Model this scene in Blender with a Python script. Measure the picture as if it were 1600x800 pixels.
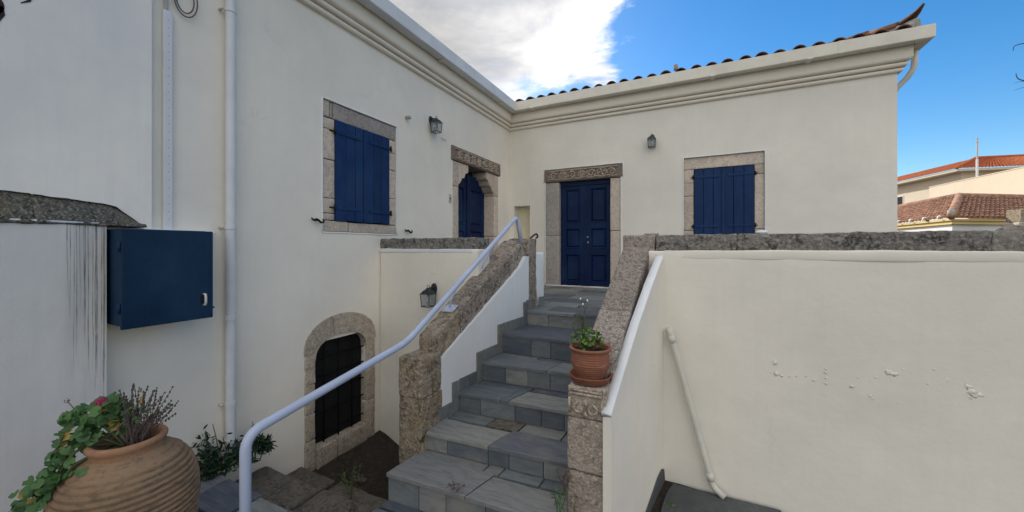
import bpy, bmesh, math, random
from math import sin, cos, pi, radians, sqrt, atan2
from mathutils import Vector, Matrix, noise
random.seed(7)
for o in list(bpy.data.objects): bpy.data.objects.remove(o)
SC = bpy.context.scene
COL = SC.collection

# ------------------------------------------------------------------ camera
CAM = Vector((3.483, -6.991, 2.0))
cd = bpy.data.cameras.new('camera')
cam = bpy.data.objects.new('camera', cd); COL.objects.link(cam)
cam.location = CAM
cam.rotation_euler = (pi/2, 0, radians(26.1))
cd.sensor_width = 36.0
cd.lens = 36.0*588/1600
cd.shift_y = -14/1600
cd.clip_start = 0.05; cd.clip_end = 3000
SC.camera = cam

# ------------------------------------------------------------------ world, sun, exposure
SUN_EL = radians(29); SUN_DIR = Vector((-0.72, 0.69, 0)).normalized()      # towards the sun
W = bpy.data.worlds.new('World'); SC.world = W; W.use_nodes = True
nt = W.node_tree; N = nt.nodes; L = nt.links
for n in list(N): N.remove(n)
def wn(t, **k):
    n = N.new(t)
    for a, b in k.items(): setattr(n, a, b)
    return n
sky = wn('ShaderNodeTexSky', sky_type='NISHITA', sun_disc=False)
sky.sun_elevation = SUN_EL
sky.sun_rotation = atan2(SUN_DIR.x, SUN_DIR.y)
sky.air_density = 1.0; sky.dust_density = 0.4; sky.ozone_density = 2.5
hsv = wn('ShaderNodeHueSaturation'); hsv.inputs['Saturation'].default_value = 1.38; hsv.inputs['Value'].default_value = 0.84
L.new(sky.outputs[0], hsv.inputs['Color'])
tc = wn('ShaderNodeTexCoord')
sep = wn('ShaderNodeSeparateXYZ'); L.new(tc.outputs['Generated'], sep.inputs[0])
def wm(op, a, b=None, clamp=False):
    n = wn('ShaderNodeMath', operation=op); n.use_clamp = clamp
    for i, v in enumerate((a, b)):
        if v is None: continue
        if isinstance(v, (int, float)): n.inputs[i].default_value = v
        else: L.new(v, n.inputs[i])
    return n.outputs[0]
zc = wm('MAXIMUM', sep.outputs['Z'], 0.04)
px = wm('DIVIDE', sep.outputs['X'], zc); py = wm('DIVIDE', sep.outputs['Y'], zc)
cmb = wn('ShaderNodeCombineXYZ'); L.new(px, cmb.inputs[0]); L.new(py, cmb.inputs[1])
def wnoise(scale, detail, rough, off, dist=0.0):
    mp = wn('ShaderNodeMapping'); mp.inputs['Location'].default_value = off
    L.new(cmb.outputs[0], mp.inputs[0])
    n = wn('ShaderNodeTexNoise'); n.inputs['Scale'].default_value = scale
    n.inputs['Detail'].default_value = detail; n.inputs['Roughness'].default_value = rough
    n.inputs['Distortion'].default_value = dist
    L.new(mp.outputs[0], n.inputs['Vector']); return n.outputs['Fac']
big = wnoise(0.33, 2, 0.5, (3.1, 1.7, 0))             # cloud banks all round; cover outside the view raised to brighten the walls
fine = wnoise(1.7, 9, 0.62, (0.4, 2.2, 0), 0.35)      # ragged edges
shade = wnoise(0.95, 4, 0.5, (5.3, 0.9, 2.0), 0.2)    # light and dark inside the clouds
# the bank over the left wing
dx = wm('SUBTRACT', px, -1.42); dy = wm('SUBTRACT', py, 1.32)
dd = wm('SQRT', wm('ADD', wm('MULTIPLY', dx, dx), wm('MULTIPLY', dy, dy)))
bank = wm('SUBTRACT', 0.93, wm('MULTIPLY', dd, 0.88))
hl = wm('SQRT', wm('ADD', wm('MULTIPLY', sep.outputs['X'], sep.outputs['X']), wm('ADD', wm('MULTIPLY', sep.outputs['Y'], sep.outputs['Y']), 0.0001)))
az = wm('DIVIDE', wm('ADD', wm('MULTIPLY', sep.outputs['X'], 0.62), wm('MULTIPLY', sep.outputs['Y'], 0.785)), hl)   # the clear quarter to the right of the house
gap = wn('ShaderNodeMapRange'); gap.interpolation_type = 'SMOOTHSTEP'; L.new(az, gap.inputs['Value']); gap.inputs['From Min'].default_value = 0.62; gap.inputs['From Max'].default_value = 0.82
gen = wm('SUBTRACT', wm('ADD', wm('MULTIPLY', wm('SUBTRACT', big, 0.5), 3.0), 0.45), wm('MULTIPLY', gap.outputs[0], 2.6))
cov = wm('MAXIMUM', bank, gen)
m0 = wm('ADD', wm('MULTIPLY', cov, 1.0), wm('MULTIPLY', wm('SUBTRACT', fine, 0.5), 2.5))
mr = wn('ShaderNodeMapRange'); mr.interpolation_type = 'SMOOTHSTEP'
L.new(m0, mr.inputs['Value']); mr.inputs['From Min'].default_value = -0.06; mr.inputs['From Max'].default_value = 0.42
sh = wn('ShaderNodeValToRGB')
sh.color_ramp.elements[0].position = 0.36; sh.color_ramp.elements[0].color = (3.3, 3.35, 3.55, 1)
sh.color_ramp.elements[1].position = 0.76; sh.color_ramp.elements[1].color = (11.5, 11.0, 10.3, 1)
el = sh.color_ramp.elements.new(0.53); el.color = (5.9, 5.8, 5.7, 1)
shv = wm('ADD', shade, wm('MULTIPLY', wm('SUBTRACT', fine, 0.5), 0.55))
L.new(shv, sh.inputs[0])
mix = wn('ShaderNodeMix', data_type='RGBA')
thick = wn('ShaderNodeMapRange'); thick.interpolation_type = 'SMOOTHSTEP'; L.new(wm('ADD', bank, wm('MULTIPLY', wm('SUBTRACT', shade, 0.5), 1.2)), thick.inputs['Value'])   # the thick middle of the bank is grey
thick.inputs['From Min'].default_value = 0.0; thick.inputs['From Max'].default_value = 0.75; thick.inputs['To Min'].default_value = 1.0; thick.inputs['To Max'].default_value = 0.50
dk = wn('ShaderNodeMix', data_type='RGBA', blend_type='MULTIPLY'); dk.inputs['Factor'].default_value = 1.0; L.new(sh.outputs[0], dk.inputs['A'])
tcol = wn('ShaderNodeCombineColor'); [L.new(thick.outputs[0], tcol.inputs[i]) for i in range(3)]; L.new(tcol.outputs[0], dk.inputs['B'])
L.new(mr.outputs[0], mix.inputs['Factor']); L.new(hsv.outputs[0], mix.inputs['A']); L.new(dk.outputs['Result'], mix.inputs['B'])
bg = wn('ShaderNodeBackground'); bg.inputs['Strength'].default_value = 0.10
L.new(mix.outputs['Result'], bg.inputs['Color'])
wo = wn('ShaderNodeOutputWorld'); L.new(bg.outputs[0], wo.inputs[0])

sd = bpy.data.lights.new('sun', 'SUN'); sd.energy = 2.0; sd.angle = radians(0.6); sd.color = (1, 0.94, 0.85)
so = bpy.data.objects.new('sun', sd); COL.objects.link(so)
v = SUN_DIR*cos(SUN_EL) + Vector((0, 0, sin(SUN_EL)))
so.rotation_euler = v.to_track_quat('Z', 'Y').to_euler(); so.location = (-8, 10, 20)
SC.view_settings.view_transform = 'Standard'; SC.view_settings.look = 'None'
SC.view_settings.gamma = 1; SC.view_settings.use_curve_mapping = False
SC.view_settings.exposure = 1.10
SC.render.engine = 'CYCLES'
SC.render.resolution_x = 1024; SC.render.resolution_y = 512

# ------------------------------------------------------------------ materials
class MT:
    """small node-material builder: world-position based textures"""
    def __init__(s, name, rough=0.85, spec=0.3):
        s.m = bpy.data.materials.new(name); s.m.use_nodes = True
        s.t = s.m.node_tree; s.n = s.t.nodes; s.b = s.n['Principled BSDF']
        s.b.inputs['Roughness'].default_value = rough
        s.b.inputs['Specular IOR Level'].default_value = spec
        s.geo = s.n.new('ShaderNodeNewGeometry'); s.pos = s.geo.outputs['Position']
    def link(s, a, b): s.t.links.new(a, b)
    def map(s, scale=(1,1,1), src=None, loc=(0,0,0)):
        n = s.n.new('ShaderNodeMapping'); n.inputs['Scale'].default_value = scale; n.inputs['Location'].default_value = loc
        s.link(src or s.pos, n.inputs[0]); return n.outputs[0]
    def noise(s, scale, detail=4, rough=0.55, vec=None, dist=0.0):
        n = s.n.new('ShaderNodeTexNoise'); n.inputs['Scale'].default_value = scale
        n.inputs['Detail'].default_value = detail; n.inputs['Roughness'].default_value = rough
        n.inputs['Distortion'].default_value = dist
        s.link(vec or s.pos, n.inputs['Vector']); return n.outputs['Fac']
    def voro(s, scale, vec=None, feature='F1'):
        n = s.n.new('ShaderNodeTexVoronoi'); n.inputs['Scale'].default_value = scale; n.feature = feature
        s.link(vec or s.pos, n.inputs['Vector']); return n.outputs['Distance']
    def ramp(s, fac, stops):
        n = s.n.new('ShaderNodeValToRGB'); e = n.color_ramp.elements
        while len(e) < len(stops): e.new(0.5)
        for el, (p, c) in zip(e, stops):
            el.position = p; el.color = (c if len(c) == 4 else (*c, 1)) if not isinstance(c, (int, float)) else (c, c, c, 1)
        s.link(fac, n.inputs[0]); return n.outputs[0]
    def mix(s, fac, a, b, mode='MIX'):
        n = s.n.new('ShaderNodeMix'); n.data_type = 'RGBA'; n.blend_type = mode
        for v, i in ((fac, 'Factor'), (a, 'A'), (b, 'B')):
            if isinstance(v, (int, float)): n.inputs[i].default_value = v
            elif isinstance(v, tuple): n.inputs[i].default_value = (*v, 1)
            else: s.link(v, n.inputs[i])
        return n.outputs['Result']
    def math(s, op, a, b=0.0):
        n = s.n.new('ShaderNodeMath'); n.operation = op
        for i, v in enumerate((a, b)):
            if isinstance(v, (int, float)): n.inputs[i].default_value = v
            else: s.link(v, n.inputs[i])
        return n.outputs[0]
    def rnd(s):
        n = s.n.new('ShaderNodeObjectInfo'); return n.outputs['Random']
    def sepz(s):
        n = s.n.new('ShaderNodeSeparateXYZ'); s.link(s.pos, n.inputs[0]); return n.outputs
    def col(s, c):
        if isinstance(c, tuple): s.b.inputs['Base Color'].default_value = (*c, 1)
        else: s.link(c, s.b.inputs['Base Color'])
        return s
    def bump(s, h, strength=0.3, dist=0.01):
        n = s.n.new('ShaderNodeBump'); n.inputs['Strength'].default_value = strength; n.inputs['Distance'].default_value = dist
        s.link(h, n.inputs['Height']); s.link(n.outputs[0], s.b.inputs['Normal']); return s
M = {}
def plaster(name, base, dirt, dirt_amt=0.5, streak=0.0, rough=0.9):
    t = MT(name, rough, 0.15)
    n1 = t.noise(0.9, 5, 0.6); n2 = t.noise(7, 5, 0.6)
    c = t.mix(t.ramp(n1, [(0.38, 0.0), (0.72, dirt_amt)]), base, dirt)
    c = t.mix(t.ramp(n2, [(0.45, 0.0), (0.8, 0.25)]), c, tuple(x*0.86 for x in base))
    if streak:
        sv = t.noise(3.2, 6, 0.65, t.map((5.5, 5.5, 0.28)))
        c = t.mix(t.ramp(sv, [(0.47, 0.0), (0.75, streak)]), c, dirt)
    wv = t.n.new('ShaderNodeVectorMath'); wv.operation = 'MULTIPLY_ADD'; nz = t.n.new('ShaderNodeTexNoise'); nz.inputs['Scale'].default_value = 3.0; nz.inputs['Detail'].default_value = 5
    t.link(t.pos, nz.inputs['Vector']); t.link(nz.outputs['Color'], wv.inputs[0]); wv.inputs[1].default_value = (0.5, 0.5, 0.5); t.link(t.pos, wv.inputs[2])
    ck = t.voro(0.75, wv.outputs[0], 'DISTANCE_TO_EDGE')
    cm = t.math('MULTIPLY', t.ramp(ck, [(0.0, 1.0), (0.006, 0.0)]), t.ramp(t.noise(0.7, 3, 0.5, t.map((1, 1, 1), None, (4, 2, 7))), [(0.56, 0.0), (0.68, 0.22)]))
    c = t.mix(cm, c, tuple(x*0.55 for x in dirt))
    h1 = t.noise(2.2, 3, 0.5); h2 = t.noise(38, 5, 0.6); h3 = t.noise(170, 2, 0.5)
    h = t.math('ADD', t.math('MULTIPLY', h1, 3.0), t.math('ADD', t.math('MULTIPLY', h2, 0.28), t.math('MULTIPLY', h3, 0.10)))
    t.col(c).bump(h, 0.35, 0.012); M[name] = t.m; return t
plaster('plaster_cream', (0.86, 0.81, 0.71), (0.70, 0.665, 0.59), 0.7, 0.18)
plaster('plaster_white', (0.80, 0.82, 0.83), (0.62, 0.63, 0.62), 0.45, 0.25)
plaster('plaster_old', (0.92, 0.875, 0.80), (0.68, 0.675, 0.665), 0.8, 0.22)
plaster('plaster_trim', (0.84, 0.775, 0.655), (0.68, 0.63, 0.54), 0.4)
plaster('plaster_niche', (0.76, 0.70, 0.52), (0.6, 0.55, 0.42), 0.5)
plaster('far_cream', (0.72, 0.62, 0.48), (0.62, 0.54, 0.44), 0.4)
plaster('far_white', (0.80, 0.79, 0.77), (0.68, 0.68, 0.67), 0.4)
plaster('far_yellow', (0.74, 0.58, 0.27), (0.62, 0.50, 0.28), 0.4)
# runs of blue-green paint down the old wall beside the cabinet
def stained():
    t = MT('plaster_stained', 0.9, 0.15)
    n1 = t.noise(0.9, 5, 0.6); s = t.sepz()
    c = t.mix(t.ramp(n1, [(0.35, 0.0), (0.7, 0.7)]), (0.73, 0.70, 0.655), (0.57, 0.565, 0.55))
    sv = t.noise(3.0, 6, 0.65, t.map((5.5, 5.5, 0.25)))
    c = t.mix(t.ramp(sv, [(0.50, 0.0), (0.80, 0.22)]), c, (0.50, 0.52, 0.53))
    runs = t.noise(11.0, 2, 0.6, t.map((1, 6.5, 0.07)), 0.15)
    rm = t.ramp(t.noise(5, 4, 0.6, t.map((1, 3, 0.3))), [(0.35, 0.0), (0.65, 1.0)])
    def rng(v, a, b, c2, d):
        n = t.n.new('ShaderNodeMapRange'); n.inputs[1].default_value = a; n.inputs[2].default_value = b
        t.link(v, n.inputs[0]); q = t.n.new('ShaderNodeMapRange'); q.inputs[1].default_value = d; q.inputs[2].default_value = c2
        t.link(v, q.inputs[0]); return t.math('MULTIPLY', n.outputs[0], q.outputs[0])
    zn = t.math('ADD', s['Z'], t.math('MULTIPLY', t.noise(7, 3, 0.6, t.map((1, 3, 0.05))), 0.9))
    band = t.math('MULTIPLY', rng(s['Y'], -6.20, -6.08, -5.94, -5.86), rng(zn, 1.15, 1.85, 2.6, 2.9))
    f = t.math('MULTIPLY', t.math('MULTIPLY', rm, band), 0.30)
    c = t.mix(f, c, (0.10, 0.15, 0.18))
    h = t.math('ADD', t.math('MULTIPLY', t.noise(2.2, 3), 3.0), t.math('ADD', t.math('MULTIPLY', t.noise(30, 5, 0.6), 0.35), t.math('MULTIPLY', t.noise(160, 2), 0.1)))
    t.col(c).bump(h, 0.4, 0.012); M['plaster_stained'] = t.m
stained()
def drip():
    t = MT('drip_stain', 0.9, 0.1); t.col((0.085, 0.125, 0.15)); n = t.noise(9, 5, 0.65, t.map((6, 6, 1))); z = t.sepz()['Z']
    t.link(t.ramp(n, [(0.30, 0.08), (0.68, 0.55)]), t.b.inputs['Alpha']); M['drip_stain'] = t.m
drip()
def stone(name, a, b, dark, lichen=None, fs=1.0, bump=0.6, lamt=0.6, hi=1.7):
    t = MT(name, 0.92, 0.2)
    r = t.rnd()
    off = t.n.new('ShaderNodeVectorMath'); off.operation = 'ADD'
    cx = t.n.new('ShaderNodeCombineXYZ'); t.link(t.math('MULTIPLY', r, 37.0), cx.inputs[0]); t.link(t.math('MULTIPLY', r, 11.0), cx.inputs[1])
    t.link(t.pos, off.inputs[0]); t.link(cx.outputs[0], off.inputs[1]); P = off.outputs[0]
    n1 = t.noise(3.5*fs, 5, 0.6, P); n2 = t.noise(26*fs, 6, 0.7, P); n3 = t.noise(75*fs, 3, 0.6, P); vo = t.voro(60*fs, P)
    c = t.mix(t.ramp(n1, [(0.35, 0.0), (0.68, 1.0)]), a, b)
    c = t.mix(t.ramp(n2, [(0.46, 0.0), (0.60, 0.9)]), c, dark)
    c = t.mix(t.ramp(n3, [(0.50, 0.0), (0.64, 0.8)]), c, tuple(min(1, x*hi) for x in a))
    if lichen:
        n4 = t.noise(6*fs, 6, 0.7, P); c = t.mix(t.ramp(n4, [(0.52, 0.0), (0.66, lamt)]), c, lichen)
    c = t.mix(1.0, c, t.ramp(r, [(0.0, 0.86), (1.0, 1.12)]), 'MULTIPLY')
    h = t.math('ADD', t.math('MULTIPLY', n2, 1.0), t.math('ADD', t.math('MULTIPLY', n3, 0.45), t.math('MULTIPLY', vo, 0.3)))
    t.col(c).bump(h, bump, 0.02); M[name] = t.m
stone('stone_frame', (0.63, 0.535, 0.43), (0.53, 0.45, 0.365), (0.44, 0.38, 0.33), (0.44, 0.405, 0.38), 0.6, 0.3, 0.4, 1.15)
stone('stone_grey', (0.44, 0.39, 0.35), (0.35, 0.32, 0.30), (0.29, 0.265, 0.25), (0.52, 0.46, 0.41), 0.7, 0.4, 0.4, 1.2)
stone('stone_carved', (0.45, 0.37, 0.29), (0.37, 0.305, 0.245), (0.20, 0.165, 0.135), None, 1.2, 0.45)
stone('stone_cellar', (0.47, 0.41, 0.33), (0.39, 0.34, 0.28), (0.29, 0.25, 0.20), (0.42, 0.35, 0.25), 0.65, 0.5, 0.4, 1.25)
stone('stone_lintel_shaded', (0.25, 0.205, 0.165), (0.20, 0.165, 0.135), (0.11, 0.09, 0.075), None, 1.2, 0.45)  # darker than the carving: shade behind the relief put into the colour
stone('stone_coping', (0.27, 0.25, 0.225), (0.20, 0.187, 0.172), (0.062, 0.058, 0.053), (0.37, 0.33, 0.29), 0.62, 1.0, 0.5, 1.5)
stone('stone_pale', (0.385, 0.33, 0.28), (0.305, 0.265, 0.23), (0.15, 0.13, 0.11), (0.47, 0.41, 0.35), 1.2, 1.0, 0.6)
stone('stone_brown', (0.33, 0.275, 0.205), (0.27, 0.225, 0.175), (0.10, 0.08, 0.058), (0.30, 0.215, 0.11), 0.65, 1.0, 0.55, 1.45)
stone('stone_coping_warm', (0.34, 0.285, 0.235), (0.255, 0.22, 0.19), (0.085, 0.075, 0.065), (0.42, 0.36, 0.30), 0.65, 1.0, 0.5, 1.5)
stone('stone_pale_warm', (0.455, 0.38, 0.305), (0.365, 0.305, 0.25), (0.22, 0.185, 0.16), (0.50, 0.43, 0.37), 0.9, 0.6, 0.5, 1.4)
stone('stone_ledge', (0.22, 0.195, 0.15), (0.095, 0.105, 0.10), (0.05, 0.052, 0.046), (0.27, 0.20, 0.10), 1.0, 1.0, 0.5)
stone('rock_ground', (0.165, 0.145, 0.118), (0.12, 0.106, 0.088), (0.078, 0.07, 0.058), (0.14, 0.13, 0.105), 0.6, 0.6, 0.4, 1.2)
def slate():
    t = MT('slate', 0.62, 0.4); r = t.rnd()
    hs = t.ramp(r, [(0.0, (0.055, 0.068, 0.10)), (0.18, (0.20, 0.225, 0.23)), (0.36, (0.085, 0.105, 0.12)), (0.56, (0.062, 0.075, 0.11)), (0.76, (0.27, 0.27, 0.245)), (1.0, (0.095, 0.12, 0.135))])
    cx = t.n.new('ShaderNodeCombineXYZ'); t.link(t.math('MULTIPLY', r, 23.0), cx.inputs[2]); t.link(t.math('MULTIPLY', r, 61.0), cx.inputs[0])
    off = t.n.new('ShaderNodeVectorMath'); off.operation = 'ADD'; t.link(t.pos, off.inputs[0]); t.link(cx.outputs[0], off.inputs[1]); P = off.outputs[0]
    n1 = t.noise(6, 6, 0.65, t.map((0.6, 3.2, 2.0), P), 0.5); n2 = t.noise(18, 6, 0.7, t.map((0.35, 3.5, 1.4), P)); n3 = t.noise(2.2, 5, 0.6, P)
    c = t.mix(t.ramp(n1, [(0.40, 0.0), (0.72, 0.35)]), hs, (0.25, 0.255, 0.235))
    w_ = t.n.new('ShaderNodeTexWave'); w_.inputs['Scale'].default_value = 3.7; w_.inputs['Distortion'].default_value = 11.0; w_.inputs['Detail'].default_value = 4; w_.bands_direction = 'Y'; t.link(P, w_.inputs['Vector'])
    c = t.mix(t.ramp(w_.outputs['Fac'], [(0.62, 0.0), (0.97, 0.24)]), c, (0.085, 0.095, 0.105))
    c = t.mix(t.ramp(n2, [(0.50, 0.0), (0.72, 0.55)]), c, (0.065, 0.075, 0.09))
    c = t.mix(t.ramp(n3, [(0.54, 0.0), (0.75, 0.55)]), c, (0.32, 0.29, 0.235))
    t.col(c).bump(t.math('ADD', t.math('MULTIPLY', n1, 1.0), t.math('MULTIPLY', n2, 0.6)), 0.4, 0.012)
    t.link(t.ramp(n2, [(0.3, 0.5), (0.7, 0.8)]), t.b.inputs['Roughness']); M['slate'] = t.m
slate()
def simple(name, c, rough=0.6, spec=0.4, var=0.12, ns=8, bump=0.0, bs=60, metal=0.0):
    t = MT(name, rough, spec); n = t.noise(ns, 5, 0.6)
    t.col(t.mix(t.ramp(n, [(0.35, 0.0), (0.75, 1.0)]), c, tuple(x*(1-2*var) for x in c)))
    t.b.inputs['Metallic'].default_value = metal
    if bump: t.bump(t.noise(bs, 4, 0.6), bump, 0.004)
    M[name] = t.m; return t
def bluepaint(name, c, c2):
    t = MT(name, 0.55, 0.2); r = t.rnd()
    n = t.noise(5, 5, 0.6, t.map((6, 6, 0.6))); w = t.noise(22, 6, 0.75); f = t.noise(1.7, 4, 0.6)
    k = t.mix(t.ramp(n, [(0.35, 0.0), (0.7, 1.0)]), c, c2)
    k = t.mix(t.ramp(w, [(0.58, 0.0), (0.76, 0.40)]), k, tuple(min(1, x*1.7+0.02) for x in c))
    k = t.mix(t.ramp(f, [(0.46, 0.0), (0.8, 0.38)]), k, (0.04, 0.09, 0.17))
    k = t.mix(1.0, k, t.ramp(r, [(0.0, 0.88), (1.0, 1.12)]), 'MULTIPLY')
    t.col(k).bump(t.math('ADD', n, t.math('MULTIPLY', t.noise(60, 4), 0.5)), 0.25, 0.004)
    t.link(t.ramp(f, [(0.3, 0.42), (0.7, 0.62)]), t.b.inputs['Roughness']); M[name] = t.m
bluepaint('blue_wood', (0.006, 0.032, 0.118), (0.004, 0.024, 0.090))
bluepaint('blue_door', (0.004, 0.017, 0.070), (0.003, 0.013, 0.054))
bluepaint('blue_metal', (0.0025, 0.024, 0.064), (0.002, 0.019, 0.050))
simple('iron', (0.010, 0.010, 0.011), 0.6, 0.3, 0.2, 20, 0.2)
simple('lantern_metal', (0.022, 0.032, 0.038), 0.45, 0.5, 0.2, 30, 0.1)
simple('dark_wood', (0.011, 0.012, 0.013), 0.75, 0.25, 0.25, 12, 0.3, 30)
simple('void', (0.008, 0.008, 0.009), 0.85, 0.1)
simple('pvc', (0.72, 0.73, 0.74), 0.42, 0.4, 0.06, 5, 0.05, 20)
simple('pvc_cream', (0.66, 0.64, 0.57), 0.5, 0.35, 0.08, 5)
def railpaint():
    t = MT('rail_paint', 0.45, 0.4); n = t.noise(5, 5, 0.6); ch = t.noise(55, 6, 0.75); d = t.noise(1.6, 4, 0.6)
    c = t.mix(t.ramp(n, [(0.35, 0.0), (0.75, 1.0)]), (0.50, 0.56, 0.71), (0.43, 0.48, 0.62))
    c = t.mix(t.ramp(d, [(0.45, 0.0), (0.75, 0.5)]), c, (0.40, 0.43, 0.50))
    c = t.mix(t.ramp(ch, [(0.70, 0.0), (0.73, 0.85)]), c, (0.13, 0.075, 0.05))
    t.col(c).bump(t.math('ADD', ch, t.noise(22, 3)), 0.15, 0.004); M['rail_paint'] = t.m
railpaint()
simple('gutter_paint', (0.80, 0.755, 0.645), 0.6, 0.3, 0.08, 3)
simple('gutter_paint_white', (0.74, 0.755, 0.77), 0.6, 0.3, 0.08, 3)
simple('mortar', (0.33, 0.31, 0.28), 0.95, 0.1, 0.2, 12, 0.5, 80)
simple('cement', (0.42, 0.40, 0.36), 0.95, 0.1, 0.2, 9, 0.6, 50)
simple('steel', (0.45, 0.45, 0.47), 0.4, 0.5, 0.1, 10, 0, 60, 0.7)
simple('brass_plate', (0.55, 0.50, 0.40), 0.5, 0.4)
simple('sign_ink', (0.05, 0.03, 0.04), 0.8, 0.2, 0.25, 20)
simple('bark', (0.10, 0.075, 0.06), 0.9, 0.1, 0.25, 20, 0.6, 40)
simple('stem_green', (0.10, 0.12, 0.045), 0.7, 0.2, 0.2, 20)
simple('stem_dry', (0.17, 0.135, 0.12), 0.9, 0.1, 0.25, 30)
simple('lavender_spike', (0.145, 0.115, 0.105), 0.9, 0.1, 0.3, 60)
simple('petal', (0.55, 0.025, 0.16), 0.6, 0.2, 0.2, 40)
simple('petal_faded', (0.34, 0.10, 0.20), 0.7, 0.2, 0.2, 40)
def tiles(name, cs, dirt):
    t = MT(name, 0.85, 0.2); r = t.rnd()
    k = t.ramp(r, [(0.0, cs[0]), (0.35, cs[1]), (0.7, cs[2]), (1.0, cs[3])])
    n = t.noise(9, 6, 0.7); c = t.mix(t.ramp(n, [(0.42, 0.0), (0.66, 0.7)]), k, dirt)
    t.col(c).bump(t.noise(40, 4, 0.6), 0.4, 0.006); M[name] = t.m
tiles('roof_tile', [(0.25, 0.105, 0.062), (0.19, 0.088, 0.06), (0.27, 0.135, 0.085), (0.165, 0.09, 0.066)], (0.08, 0.06, 0.05))
def fartiles(name, a, b, d, sc):
    t = MT(name, 0.9, 0.15); n1 = t.noise(sc, 2, 0.5); n2 = t.noise(sc*0.22, 4, 0.6)
    c = t.mix(t.ramp(n1, [(0.38, 0.0), (0.62, 1.0)]), a, b)
    t.col(t.mix(t.ramp(n2, [(0.45, 0.0), (0.7, 0.6)]), c, d)); M[name] = t.m
fartiles('far_tile_old', (0.48, 0.29, 0.20), (0.30, 0.16, 0.11), (0.27, 0.19, 0.15), 5.5)
fartiles('far_tile_new', (0.52, 0.165, 0.065), (0.42, 0.125, 0.05), (0.36, 0.13, 0.07), 3.0)
def terracotta(name, a, b, white, wa, rr):
    t = MT(name, rr, 0.25)
    n1 = t.noise(4, 5, 0.6); n2 = t.noise(16, 6, 0.7, t.map((1, 1, 2.6))); n3 = t.noise(45, 4, 0.6)
    c = t.mix(t.ramp(n1, [(0.35, 0.0), (0.7, 1.0)]), a, b)
    c = t.mix(t.ramp(n2, [(0.52, 0.0), (0.68, wa)]), c, white)
    c = t.mix(t.ramp(n3, [(0.55, 0.0), (0.75, 0.5)]), c, tuple(x*0.55 for x in b))
    t.col(c).bump(t.math('ADD', n3, n2), 0.35, 0.008); M[name] = t.m
terracotta('terracotta', (0.32, 0.125, 0.075), (0.25, 0.10, 0.064), (0.36, 0.24, 0.18), 0.45, 0.8)
terracotta('terracotta_old', (0.315, 0.205, 0.12), (0.215, 0.142, 0.086), (0.11, 0.085, 0.062), 0.9, 0.9)
terracotta('terracotta_rim', (0.38, 0.205, 0.115), (0.29, 0.16, 0.095), (0.42, 0.32, 0.23), 0.5, 0.85)
def leaf(name, a, b, rr=0.5, tr=0.15):
    t = MT(name, rr, 0.35); r = t.rnd(); n = t.noise(14, 4, 0.6)
    c = t.mix(r, a, b); c = t.mix(t.ramp(n, [(0.4, 0.0), (0.75, 0.6)]), c, tuple(x*0.6 for x in a))
    t.col(c); M[name] = t.m
leaf('leaf_geranium', (0.045, 0.115, 0.035), (0.085, 0.175, 0.045))
leaf('leaf_yellow', (0.42, 0.32, 0.07), (0.33, 0.22, 0.06))
leaf('leaf_dark', (0.014, 0.040, 0.015), (0.026, 0.058, 0.02))
leaf('leaf_bright', (0.10, 0.20, 0.03), (0.15, 0.24, 0.05))
leaf('leaf_red', (0.18, 0.05, 0.03), (0.13, 0.06, 0.03))
leaf('weed', (0.10, 0.13, 0.06), (0.14, 0.16, 0.08), 0.7)
def glass():
    t = MT('glass', 0.12, 0.5); t.col((0.75, 0.78, 0.78))
    t.b.inputs['Transmission Weight'].default_value = 0.85; t.b.inputs['IOR'].default_value = 1.15; t.b.inputs['Roughness'].default_value = 0.22
    M['glass'] = t.m
glass()
def soil():
    t = MT('soil', 0.97, 0.1); n1 = t.noise(1.3, 6, 0.65); n2 = t.noise(17, 6, 0.7); n3 = t.noise(70, 3, 0.6)
    c = t.mix(t.ramp(n1, [(0.4, 0.0), (0.65, 1.0)]), (0.055, 0.047, 0.038), (0.032, 0.028, 0.025))
    c = t.mix(t.ramp(n2, [(0.5, 0.0), (0.7, 0.7)]), c, (0.10, 0.085, 0.068))
    t.col(c).bump(t.math('ADD', n2, t.math('MULTIPLY', n3, 0.5)), 0.8, 0.03); M['soil'] = t.m
soil()
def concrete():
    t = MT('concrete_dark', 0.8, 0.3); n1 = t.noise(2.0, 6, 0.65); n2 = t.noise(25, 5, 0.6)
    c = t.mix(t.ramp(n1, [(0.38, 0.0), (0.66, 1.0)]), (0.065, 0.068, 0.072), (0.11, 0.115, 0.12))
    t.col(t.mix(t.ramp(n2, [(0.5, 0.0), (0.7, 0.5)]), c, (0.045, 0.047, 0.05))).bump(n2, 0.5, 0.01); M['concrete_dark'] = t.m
concrete()

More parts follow.
